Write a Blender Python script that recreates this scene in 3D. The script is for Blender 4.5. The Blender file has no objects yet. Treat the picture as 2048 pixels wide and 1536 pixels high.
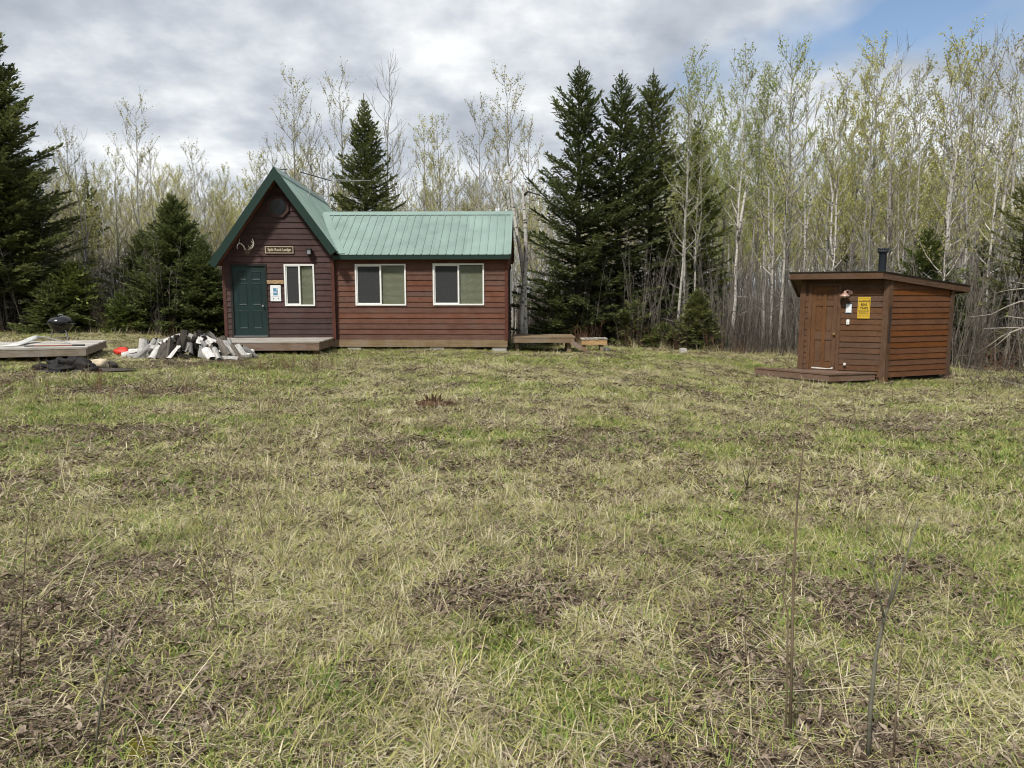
import bpy, bmesh, math, random
import numpy as np
from mathutils import Vector, Matrix, Euler

random.seed(11)
rng = np.random.default_rng(11)
S = bpy.context.scene
COL = S.collection
R = math.radians

# ------------------------------------------------------------------ camera, sky, sun, exposure
F = 1450.0                      # focal length in pixels of the 2048 px wide photograph
HZ = 595.0                      # horizon row
CAMZ = 1.6
PITCH = math.atan((768 - HZ) / F)
cam_d = bpy.data.cameras.new('camera')
cam = bpy.data.objects.new('camera', cam_d)
COL.objects.link(cam)
cam.location = (0, 0, CAMZ)
cam.rotation_euler = (math.pi / 2 - PITCH, 0, 0)
cam_d.sensor_width = 36.0
cam_d.lens = F / 2048 * 36.0
cam_d.clip_start = 0.05
cam_d.clip_end = 3000
S.camera = cam

SUN_EL, SUN_AZ = R(52), R(-148)        # azimuth measured from +Y towards +X: behind the camera, to its left
to_sun = Vector((math.sin(SUN_AZ) * math.cos(SUN_EL), math.cos(SUN_AZ) * math.cos(SUN_EL), math.sin(SUN_EL)))
sun_d = bpy.data.lights.new('sun', 'SUN')
sun_d.energy = 4.0
sun_d.angle = R(5)
sun_d.color = (1.0, 0.95, 0.87)
sun = bpy.data.objects.new('sun', sun_d)
COL.objects.link(sun)
sun.rotation_euler = (-to_sun).to_track_quat('-Z', 'Y').to_euler()
sun.location = (0, -5, 40)

S.view_settings.view_transform = 'Standard'
S.view_settings.look = 'None'
S.view_settings.exposure = 0.2
S.view_settings.gamma = 1.0
S.view_settings.use_curve_mapping = False
try:
    S.cycles.max_bounces = 4
    S.cycles.adaptive_threshold = 0.03
    S.cycles.transparent_max_bounces = 12
    S.cycles.use_denoising = True
    S.cycles.filter_width = 1.1
except Exception:
    pass


class NT:
    """small helper round a node tree"""
    def __init__(self, tree):
        self.t = tree
        tree.nodes.clear()

    def n(self, kind, _in=None, **kw):
        nd = self.t.nodes.new(kind)
        for k, v in kw.items():
            setattr(nd, k, v)
        if _in:
            for k, v in _in.items():
                s = nd.inputs[k]
                if isinstance(v, bpy.types.NodeSocket):
                    self.t.links.new(v, s)
                else:
                    s.default_value = v
        return nd

    def math(self, op, a, b=0.0, c=0.0, clamp=False):
        return self.n('ShaderNodeMath', {0: a, 1: b, 2: c}, operation=op, use_clamp=clamp).outputs[0]

    def mix(self, f, a, b, mode='MIX'):
        nd = self.n('ShaderNodeMix', data_type='RGBA', blend_type=mode)
        for i, v in ((0, f), (6, a), (7, b)):
            if isinstance(v, bpy.types.NodeSocket):
                self.t.links.new(v, nd.inputs[i])
            else:
                nd.inputs[i].default_value = v
        return nd.outputs[2]

    def ramp(self, f, stops, interp='LINEAR'):
        nd = self.n('ShaderNodeValToRGB', {0: f})
        cr = nd.color_ramp
        cr.interpolation = interp
        while len(cr.elements) < len(stops):
            cr.elements.new(0.5)
        for e, (p, c) in zip(cr.elements, stops):
            e.position = p
            e.color = c if len(c) == 4 else (*c, 1)
        return nd.outputs[0]

    def link(self, a, b):
        self.t.links.new(a, b)


def g4(v):
    return (v, v, v, 1)


def make_world():
    w = bpy.data.worlds.new('World')
    S.world = w
    w.use_nodes = True
    t = NT(w.node_tree)
    tc = t.n('ShaderNodeTexCoord')
    sep = t.n('ShaderNodeSeparateXYZ', {0: tc.outputs['Generated']})
    z = t.math('ADD', t.math('MAXIMUM', sep.outputs[2], 0.0), 0.28)
    u = t.math('DIVIDE', sep.outputs[0], z)
    v = t.math('DIVIDE', sep.outputs[1], z)
    uv = t.n('ShaderNodeCombineXYZ', {0: u, 1: v, 2: 0.0}).outputs[0]
    sky = t.n('ShaderNodeTexSky')
    sky.sky_type = 'NISHITA'
    sky.sun_disc = False
    sky.sun_elevation = SUN_EL
    sky.sun_rotation = SUN_AZ
    sky.air_density = 1.0
    sky.dust_density = 0.6
    skyb = t.n('ShaderNodeBackground', {0: sky.outputs[0], 1: 0.125})
    big = t.n('ShaderNodeTexNoise', {'Vector': uv, 'Scale': 1.15, 'Detail': 6.0, 'Roughness': 0.52, 'Distortion': 0.25}).outputs[0]
    puff = t.n('ShaderNodeTexNoise', {'Vector': uv, 'Scale': 4.2, 'Detail': 6.0, 'Roughness': 0.55}).outputs[0]
    shade = t.math('ADD', t.math('MULTIPLY', big, 0.56), t.math('MULTIPLY', puff, 0.44))
    ccol = t.ramp(shade, [(0.38, (0.38, 0.42, 0.48)), (0.46, (0.50, 0.54, 0.60)), (0.515, (0.64, 0.675, 0.715)), (0.585, (0.86, 0.875, 0.885))])
    cb = t.n('ShaderNodeBackground', {0: ccol, 1: 1.0})
    # holes in the cloud deck: a torn gap at upper right and smaller rifts wherever the large noise runs low
    gap = t.n('ShaderNodeTexNoise', {'Vector': uv, 'Scale': 1.15, 'Detail': 4.0, 'Roughness': 0.55, 'Distortion': 0.4}).outputs[0]
    d = t.n('ShaderNodeVectorMath', {0: uv, 1: (0.69, 1.46, 0.0)}, operation='SUBTRACT').outputs[0]
    dm = t.n('ShaderNodeMapping', {0: d, 'Rotation': (0, 0, R(39))}).outputs[0]
    dm = t.n('ShaderNodeMapping', {0: dm, 'Scale': (1.7, 4.8, 1.0)}).outputs[0]
    ln = t.n('ShaderNodeVectorMath', {0: dm}, operation='LENGTH').outputs['Value']
    bump = t.math('MULTIPLY', t.math('SUBTRACT', 1.0, ln, clamp=True), 0.19)
    hole = t.math('ADD', t.math('SUBTRACT', 1.0, gap), bump)
    hm = t.n('ShaderNodeMapRange', {0: hole, 1: 0.60, 2: 0.78, 3: 0.0, 4: 0.97}, clamp=True).outputs[0]
    mx = t.n('ShaderNodeMixShader', {0: hm, 1: cb.outputs[0], 2: skyb.outputs[0]})
    w.cycles.sampling_method = 'MANUAL'
    w.cycles.sample_map_resolution = 256
    out = t.n('ShaderNodeOutputWorld')
    t.link(mx.outputs[0], out.inputs[0])


make_world()

# ------------------------------------------------------------------ picture -> place
_r = Vector((1, 0, 0))
_f = Vector((0, math.cos(PITCH), -math.sin(PITCH)))
_u = Vector((0, math.sin(PITCH), math.cos(PITCH)))
CAM = Vector((0, 0, CAMZ))


def ray(px, py):
    return _r * ((px - 1024) / F) + _f - _u * ((py - 768) / F)


def pt(px, py, Y):
    d = ray(px, py)
    return CAM + d * (Y / d.y)


def ray_z(px, py, z):
    d = ray(px, py)
    return CAM + d * ((z - CAMZ) / d.z)


CTRL = np.array([
    (0, 0, 0), (-4, 0, 0), (4, 0, 0), (0, 3, 0), (3, 6, -.02), (-4, 6, .03), (0, 10.5, .03), (-9, 15, .17), (-13, 16, .25),
    (-6, 18.5, .12), (-2, 20.3, .085), (-4.5, 20.2, .09), (-6.5, 21, .1), (-6.5, 25, .15), (-2, 24, .1), (.5, 20, .05), (.8, 21.0, -.03), (1.6, 21.3, -.03), (3.4, 22, .0),
    (5.5, 22, -.11), (8, 21, -.22), (8.6, 16.6, -.42), (7.2, 16.2, -.42), (10.6, 17.4, -.43), (9.2, 18.8, -.34), (12, 20, -.42),
    (12, 14, -.4), (6, 10, -.15), (10, 9, -.3), (-9, 9, .08), (-17, 27, .5), (-14, 22, .4), (-8, 28, .3), (0, 28, -.02),
    (6, 27, -.2), (14, 27, -.45), (0, 42, .0), (-22, 42, .5), (22, 42, -.4), (0, -10, 0), (-14, -8, 0), (14, -8, -.2), (0, 90, 0), (-60, 40, .4), (60, 40, -.4)])


def vnoise(x, y, s, seed=0):
    """smooth value noise, vectorised, 0..1"""
    x = np.asarray(x, float) / s + seed * 17.13
    y = np.asarray(y, float) / s + seed * 9.71
    xi, yi = np.floor(x), np.floor(y)
    fx, fy = x - xi, y - yi
    fx = fx * fx * (3 - 2 * fx)
    fy = fy * fy * (3 - 2 * fy)

    def h(a, b):
        k = np.sin(a * 127.1 + b * 311.7 + seed * 74.7) * 43758.5453
        return k - np.floor(k)
    return (h(xi, yi) * (1 - fx) + h(xi + 1, yi) * fx) * (1 - fy) + (h(xi, yi + 1) * (1 - fx) + h(xi + 1, yi + 1) * fx) * fy


def fbm(x, y, s, seed=0, o=3):
    a, t, k = 0, 0, 1.0
    for i in range(o):
        a = a + vnoise(x, y, s / 2 ** i, seed + i * 3) * k
        t += k
        k *= .5
    return a / t


def ground_np(x, y):
    x = np.asarray(x, float)
    y = np.asarray(y, float)
    num = np.zeros_like(x)
    den = np.zeros_like(x)
    for cx, cy, ch in CTRL:
        w = 1.0 / ((x - cx) ** 2 + (y - cy) ** 2 + 1.2) ** 1.7
        num += w * ch
        den += w
    h = num / den
    return h + (fbm(x, y, 1.6, 5, 2) - .5) * .07 + (vnoise(x, y, .45, 8) - .5) * .025


def gz(x, y):
    return float(ground_np(np.array([x]), np.array([y]))[0])


def on_ground(px, py):
    """where the ray through a pixel meets the ground"""
    d = ray(px, py)
    t = np.arange(1.0, 60.0, .02)
    z = CAMZ + d.z * t
    hit = np.nonzero(z <= ground_np(d.x * t, d.y * t))[0]
    t = float(t[hit[0]]) if len(hit) else 60.0
    return CAM + d * t


def at_y(px, Y):
    """ground point in the direction of column px at distance Y"""
    p = pt(px, HZ, Y)
    return Vector((p.x, Y, gz(p.x, Y)))


# ------------------------------------------------------------------ materials
def new_mat(name):
    m = bpy.data.materials.new(name)
    m.use_nodes = True
    return m, NT(m.node_tree)


def finish(m, t, base, rough=0.7, spec=0.3, bump=None, bstr=0.3, bdist=0.01, **kw):
    p = t.n('ShaderNodeBsdfPrincipled')
    for k, v in {'Base Color': base, 'Roughness': rough, 'Specular IOR Level': spec, **kw}.items():
        s = p.inputs[k]
        if isinstance(v, bpy.types.NodeSocket):
            t.link(v, s)
        else:
            s.default_value = (*v, 1) if isinstance(v, tuple) and len(v) == 3 else v
    if bump is not None:
        b = t.n('ShaderNodeBump', {'Strength': bstr, 'Distance': bdist, 'Height': bump})
        t.link(b.outputs[0], p.inputs['Normal'])
    o = t.n('ShaderNodeOutputMaterial')
    t.link(p.outputs[0], o.inputs[0])
    return m


def sc(c, k):
    return tuple(min(1, x * k) for x in c)


def wood(name, c, dark=0.55, light=1.35, rough=0.75, along=2.5, across=9.0, grey=0.0, spec=0.25, var=0.35):
    """board: grain along its longest side, each board its own tone"""
    m, t = new_mat(name)
    tc = t.n('ShaderNodeTexCoord')
    oi = t.n('ShaderNodeObjectInfo')
    geo = t.n('ShaderNodeNewGeometry')
    off = t.n('ShaderNodeVectorMath', {0: tc.outputs['Generated'], 1: oi.outputs['Random']}, operation='ADD').outputs[0]
    mp = t.n('ShaderNodeMapping', {0: off, 'Scale': (along, across, across)}).outputs[0]
    n1 = t.n('ShaderNodeTexNoise', {'Vector': mp, 'Scale': 1.6, 'Detail': 6.0, 'Roughness': 0.6, 'Distortion': 0.4}).outputs[0]
    n2 = t.n('ShaderNodeTexNoise', {'Vector': geo.outputs['Position'], 'Scale': 2.2, 'Detail': 5.0, 'Roughness': 0.65}).outputs[0]
    col = t.ramp(n1, [(0.3, sc(c, dark)), (0.5, c), (0.72, sc(c, light))])
    col = t.mix(t.math('MULTIPLY', t.n('ShaderNodeMapRange', {0: n2, 1: .45, 2: .75}, clamp=True).outputs[0], 0.55), col, (*sc(c, dark * .8), 1))
    if grey:
        gr = sum(c) / 3
        col = t.mix(t.math('MULTIPLY', t.n('ShaderNodeMapRange', {0: n2, 1: .55, 2: .3}, clamp=True).outputs[0], grey), col, g4(gr * 1.3))
    hsv = t.n('ShaderNodeHueSaturation', {'Saturation': t.math('ADD', .88, t.math('MULTIPLY', oi.outputs['Random'], .24)),
                                          'Value': t.math('ADD', 1 - var / 2, t.math('MULTIPLY', oi.outputs['Random'], var)), 'Color': col})
    return finish(m, t, hsv.outputs[0], rough, spec, bump=n1, bstr=.25, bdist=.004)


def plain(name, c, rough=0.6, spec=0.4, noise=0.15, scale=14, metallic=0.0, bump=0.0):
    m, t = new_mat(name)
    geo = t.n('ShaderNodeNewGeometry')
    n1 = t.n('ShaderNodeTexNoise', {'Vector': geo.outputs['Position'], 'Scale': scale, 'Detail': 5.0, 'Roughness': .6}).outputs[0]
    col = t.ramp(n1, [(.3, sc(c, 1 - noise)), (.7, sc(c, 1 + noise))])
    return finish(m, t, col, rough, spec, bump=n1 if bump else None, bstr=bump, bdist=.01, Metallic=metallic)


def leafy(name, stops, trans=0.3, rough=0.6, island=0.5, clump=None):
    """thin foliage: colour by instance and by leaf, some light passing through"""
    m, t = new_mat(name)
    oi = t.n('ShaderNodeObjectInfo')
    geo = t.n('ShaderNodeNewGeometry')
    f = t.math('ADD', t.math('MULTIPLY', oi.outputs['Random'], 1 - island), t.math('MULTIPLY', geo.outputs['Random Per Island'], island))
    if clump:
        n = t.n('ShaderNodeTexNoise', {'Vector': geo.outputs['Position'], 'Scale': clump, 'Detail': 3.0}).outputs[0]
        n = t.n('ShaderNodeMapRange', {0: n, 1: .3, 2: .7}, clamp=True).outputs[0]
        f = t.math('ADD', t.math('MULTIPLY', f, .62), t.math('MULTIPLY', n, .38))
    col = t.ramp(f, stops)
    d = t.n('ShaderNodeBsdfPrincipled', {'Base Color': col, 'Roughness': rough, 'Specular IOR Level': .25})
    tr = t.n('ShaderNodeBsdfTranslucent', {'Color': col})
    mx = t.n('ShaderNodeMixShader', {0: trans, 1: d.outputs[0], 2: tr.outputs[0]})
    o = t.n('ShaderNodeOutputMaterial')
    t.link(mx.outputs[0], o.inputs[0])
    return m


def aspen_bark(name, c, dark, scars=0.62, vlo=.42):
    m, t = new_mat(name)
    tc = t.n('ShaderNodeTexCoord')
    oi = t.n('ShaderNodeObjectInfo')
    off = t.n('ShaderNodeVectorMath', {0: tc.outputs['Object'], 1: oi.outputs['Random']}, operation='ADD').outputs[0]
    mp = t.n('ShaderNodeMapping', {0: off, 'Scale': (5.0, 5.0, 11.0)}).outputs[0]
    n1 = t.n('ShaderNodeTexNoise', {'Vector': mp, 'Scale': 1.3, 'Detail': 4.0, 'Roughness': .6}).outputs[0]
    n2 = t.n('ShaderNodeTexNoise', {'Vector': off, 'Scale': .8, 'Detail': 3.0}).outputs[0]
    col = t.ramp(n2, [(.3, sc(c, .62)), (.65, c)])
    s = t.n('ShaderNodeMapRange', {0: n1, 1: scars - .04, 2: scars + .05}, clamp=True).outputs[0]
    col = t.mix(s, col, (*dark, 1))
    hsv = t.n('ShaderNodeHueSaturation', {'Value': t.math('ADD', vlo, t.math('MULTIPLY', oi.outputs['Random'], 1.08 - vlo)), 'Color': col})
    return finish(m, t, hsv.outputs[0], .85, .15, bump=n1, bstr=.3, bdist=.01)


MAT = {}


def M(key):
    return MAT[key]


MAT['gable_siding'] = wood('gable_siding', (.066, .036, .033), grey=.3, var=.35)
MAT['annex_siding'] = wood('annex_siding', (.125, .055, .036), grey=.22, var=.3)
MAT['trim_brown'] = wood('trim_brown', (.085, .034, .026), var=.2)
MAT['soffit'] = wood('soffit', (.15, .06, .035), var=.2)
MAT['shed_siding'] = wood('shed_siding', (.100, .050, .026), var=.2, grey=.1)
MAT['shed_side'] = wood('shed_side', (.125, .050, .020), var=.14)
MAT['shed_trim'] = wood('shed_trim', (.098, .053, .030), var=.25, grey=.15)
MAT['shed_door'] = wood('shed_door', (.115, .058, .029), var=.07)
MAT['deck_grey'] = wood('deck_grey', (.36, .33, .29), grey=.3, var=.35)
MAT['platform_grey'] = wood('platform_grey', (.46, .43, .39), grey=.3, var=.35)
MAT['platform_skirt'] = wood('platform_skirt', (.24, .195, .15), grey=.6, var=.3)
MAT['deck_brown'] = wood('deck_brown', (.2, .13, .09), grey=.5, var=.4)
MAT['shed_deck'] = wood('shed_deck', (.15, .095, .068), grey=.25, var=.3)
MAT['timber'] = wood('timber', (.21, .15, .09), grey=.35, var=.3)
MAT['fresh_wood'] = wood('fresh_wood', (.42, .27, .13), var=.2, dark=.45)
MAT['handle_wood'] = wood('handle_wood', (.30, .12, .07), var=.2)
MAT['white_vinyl'] = plain('white_vinyl', (.78, .78, .76), .4, .4, .05)
MAT['white_paper'] = plain('white_paper', (.74, .76, .77), .5, .3, .04)
MAT['screen'] = plain('screen', (.045, .047, .048), .9, .1, .1)
MAT['blind'] = plain('blind', (.30, .28, .235), .7, .2, .08)
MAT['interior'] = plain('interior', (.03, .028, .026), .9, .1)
MAT['door_green'] = plain('door_green', (.006, .022, .021), .5, .4, .2, 3)
MAT['rake_green'] = plain('rake_green', (.006, .027, .020), .5, .4, .12, 2)
MAT['dark_metal'] = plain('dark_metal', (.02, .021, .022), .5, .5, .2)
MAT['grey_metal'] = plain('grey_metal', (.35, .36, .36), .4, .5, .15, metallic=.6)
MAT['antenna_metal'] = plain('antenna_metal', (.45, .45, .44), .45, .5, .1, metallic=.3)
MAT['black_enamel'] = plain('black_enamel', (.008, .008, .01), .18, .6, .1)
MAT['stove_pipe'] = plain('stove_pipe', (.02, .026, .036), .45, .5, .15)
MAT['copper_pink'] = plain('copper_pink', (.42, .27, .22), .45, .5, .1, metallic=.2)
MAT['bone'] = plain('bone', (.55, .5, .43), .6, .3, .15, 30)
MAT['plaque'] = plain('plaque', (.1, .06, .045), .6, .3, .2)
MAT['sign_yellow'] = plain('sign_yellow', (.56, .37, .035), .45, .4, .06)
MAT['sign_black'] = plain('sign_black', (.03, .022, .01), .6, .3)
MAT['sign_brown'] = plain('sign_brown', (.04, .026, .016), .6, .3, .2)
MAT['sign_cream'] = plain('sign_cream', (.55, .47, .33), .6, .3, .08)
MAT['print_blue'] = plain('print_blue', (.1, .25, .38), .5, .3, .25, 40)
MAT['print_pale'] = plain('print_pale', (.4, .5, .6), .5, .3, .2, 40)
MAT['print_grey'] = plain('print_grey', (.25, .26, .28), .5, .3, .2, 40)
MAT['brass'] = plain('brass', (.45, .33, .14), .35, .5, .1, metallic=.7)
MAT['concrete'] = plain('concrete', (.40, .385, .36), .9, .2, .2, 18, bump=.3)
MAT['stone'] = plain('stone', (.50, .42, .30), .85, .2, .25, 12, bump=.3)
MAT['red_plastic'] = plain('red_plastic', (.55, .035, .015), .4, .4, .2)
MAT['white_plastic'] = plain('white_plastic', (.6, .6, .58), .4, .4, .15)
MAT['char'] = plain('char', (.012, .011, .011), .7, .3, .5, 20, bump=.6)
MAT['ash'] = plain('ash', (.07, .062, .055), .95, .1, .5, 9, bump=.5)
MAT['spruce_bark'] = plain('spruce_bark', (.06, .05, .043), .9, .15, .4, 20, bump=.5)
MAT['twig'] = plain('twig', (.15, .135, .115), .9, .1, .3, 3)
MAT['brush'] = plain('brush', (.082, .069, .058), .9, .1, .35, 2)
MAT['red_brush'] = plain('red_brush', (.14, .078, .05), .9, .1, .35, 2)
MAT['stalk'] = plain('stalk', (.15, .115, .08), .85, .15, .3, 6)
MAT['sapling'] = plain('sapling', (.13, .125, .095), .8, .2, .3, 25)
MAT['dead_limb'] = plain('dead_limb', (.34, .31, .27), .9, .15, .3, 9)
MAT['stump'] = plain('stump', (.075, .042, .028), .95, .1, .55, 14, bump=.8)
MAT['moss'] = plain('moss', (.10, .088, .012), .95, .1, .6, 60, bump=.8)
MAT['aspen'] = aspen_bark('aspen', (.52, .50, .45), (.075, .07, .062), .60)
MAT['birch'] = aspen_bark('birch', (.58, .555, .51), (.06, .05, .045), .58, .8)
MAT['spruce_a'] = leafy('spruce_a', [(0, (.05, .068, .028)), (.5, (.125, .150, .052)), (1, (.27, .275, .10))], .3, .55, .45, 1.1)
MAT['spruce_b'] = leafy('spruce_b', [(0, (.054, .074, .030)), (.5, (.130, .158, .054)), (1, (.275, .285, .10))], .3, .55, .45, 1.1)
MAT['spruce_young'] = leafy('spruce_young', [(0, (.056, .084, .022)), (.5, (.135, .172, .044)), (1, (.27, .29, .085))], .2, .55, .5, 1.6)
MAT['leaf_yellow'] = leafy('leaf_yellow', [(0, (.30, .31, .08)), (.5, (.50, .49, .15)), (1, (.70, .65, .27))], .5, .5, .6)
MAT['leaf_green'] = leafy('leaf_green', [(0, (.24, .30, .075)), (.5, (.41, .46, .135)), (1, (.60, .61, .22))], .5, .5, .6)
MAT['leaf_tan'] = leafy('leaf_tan', [(0, (.27, .25, .10)), (.5, (.42, .39, .17)), (1, (.58, .53, .27))], .5, .5, .6)
MAT['straw'] = leafy('straw', [(0, (.15, .12, .07)), (.3, (.33, .28, .165)), (.65, (.52, .46, .30)), (1, (.76, .70, .52))], .12, .6, 1.0, 1.7)
MAT['straw_green'] = leafy('straw_green', [(0, (.16, .17, .045)), (.5, (.34, .33, .11)), (1, (.54, .50, .21))], .12, .6, 1.0, 1.7)
MAT['grass_green'] = leafy('grass_green', [(0, (.065, .115, .018)), (.5, (.16, .235, .038)), (1, (.29, .35, .075))], .12, .6, 1.0, 1.7)
MAT['litter'] = leafy('litter', [(0, (.055, .038, .027)), (.5, (.15, .108, .076)), (1, (.40, .33, .26))], .1, .8, 1.0, 2.5)
MAT['weed_leaf'] = leafy('weed_leaf', [(0, (.06, .11, .02)), (1, (.16, .22, .05))], .3, .5, .6)


def glass_mat():
    m, t = new_mat('glass')
    g = t.n('ShaderNodeBsdfGlossy', {'Color': (.9, .95, .95, 1), 'Roughness': .03})
    tr = t.n('ShaderNodeBsdfTransparent', {'Color': (.9, .93, .88, 1)})
    lw = t.n('ShaderNodeLayerWeight', {'Blend': .5})
    f = t.math('ADD', t.math('MULTIPLY', t.math('POWER', lw.outputs['Facing'], 4.0), .7), .05, clamp=True)
    mx = t.n('ShaderNodeMixShader', {0: f, 1: tr.outputs[0], 2: g.outputs[0]})
    o = t.n('ShaderNodeOutputMaterial')
    t.link(mx.outputs[0], o.inputs[0])
    return m


MAT['glass'] = glass_mat()
MAT['dark_glass'] = plain('dark_glass', (.006, .007, .008), .04, .6, .1)


def roof_mat(name, c, rough=.42):
    m, t = new_mat(name)
    geo = t.n('ShaderNodeNewGeometry')
    n1 = t.n('ShaderNodeTexNoise', {'Vector': geo.outputs['Position'], 'Scale': 1.3, 'Detail': 6.0, 'Roughness': .65}).outputs[0]
    n2 = t.n('ShaderNodeTexNoise', {'Vector': geo.outputs['Position'], 'Scale': 26.0, 'Detail': 3.0}).outputs[0]
    col = t.ramp(n1, [(.32, sc(c, .84)), (.5, c), (.7, sc(c, 1.12))])
    oi = t.n('ShaderNodeObjectInfo')
    hsv = t.n('ShaderNodeHueSaturation', {'Value': t.math('ADD', .93, t.math('MULTIPLY', oi.outputs['Random'], .14)), 'Color': col})
    r = t.math('ADD', rough - .08, t.math('MULTIPLY', n1, .2))
    return finish(m, t, hsv.outputs[0], r, .4, bump=n2, bstr=.05, bdist=.003)


MAT['roof_green'] = roof_mat('roof_green', (.20, .278, .25))
MAT['roof_felt'] = plain('roof_felt', (.025, .026, .022), .9, .2, .3)


def log_mat(name, c):
    m, t = new_mat(name)
    tc = t.n('ShaderNodeTexCoord')
    oi = t.n('ShaderNodeObjectInfo')
    off = t.n('ShaderNodeVectorMath', {0: tc.outputs['Generated'], 1: oi.outputs['Random']}, operation='ADD').outputs[0]
    mp = t.n('ShaderNodeMapping', {0: off, 'Scale': (1.5, 9.0, 9.0)}).outputs[0]
    n1 = t.n('ShaderNodeTexNoise', {'Vector': mp, 'Scale': 1.5, 'Detail': 6.0, 'Roughness': .7}).outputs[0]
    col = t.ramp(n1, [(.36, sc(c, .22)), (.46, sc(c, .75)), (.7, sc(c, 1.2))])
    hsv = t.n('ShaderNodeHueSaturation', {'Value': t.math('ADD', .30, t.math('MULTIPLY', oi.outputs['Random'], .85)), 'Color': col})
    return finish(m, t, hsv.outputs[0], .85, .15, bump=n1, bstr=.5, bdist=.01)


MAT['log_side'] = log_mat('log_side', (.72, .70, .67))
MAT['log_dark'] = log_mat('log_dark', (.17, .15, .13))
MAT['log_end'] = plain('log_end', (.022, .019, .017), .9, .1, .5, 16)


def ground_mat():
    m, t = new_mat('ground_soil')
    geo = t.n('ShaderNodeNewGeometry')
    P = geo.outputs['Position']
    n1 = t.n('ShaderNodeTexNoise', {'Vector': P, 'Scale': 9.0, 'Detail': 8.0, 'Roughness': .7}).outputs[0]
    n2 = t.n('ShaderNodeTexNoise', {'Vector': P, 'Scale': .7, 'Detail': 5.0, 'Roughness': .6}).outputs[0]
    n3 = t.n('ShaderNodeTexNoise', {'Vector': P, 'Scale': 60.0, 'Detail': 4.0, 'Roughness': .7}).outputs[0]
    lawn = t.ramp(n1, [(.3, (.05, .042, .024)), (.5, (.10, .085, .043)), (.68, (.18, .155, .085))])
    green = t.ramp(n3, [(.3, (.07, .09, .025)), (.7, (.20, .22, .07))])
    lawn = t.mix(t.n('ShaderNodeMapRange', {0: n2, 1: .4, 2: .65}, clamp=True).outputs[0], lawn, green)
    lawn = t.mix(t.math('MULTIPLY', n3, .5), lawn, (.14, .105, .07, 1))
    lit = t.ramp(n1, [(.3, (.045, .033, .024)), (.55, (.095, .070, .05)), (.75, (.17, .13, .095))])
    at = t.n('ShaderNodeAttribute', attribute_name='woods')
    col = t.mix(at.outputs['Fac'], lawn, lit)
    return finish(m, t, col, .95, .1, bump=n3, bstr=.8, bdist=.02)


MAT['ground'] = ground_mat()


# ------------------------------------------------------------------ mesh building
ORIG = {}


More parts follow.
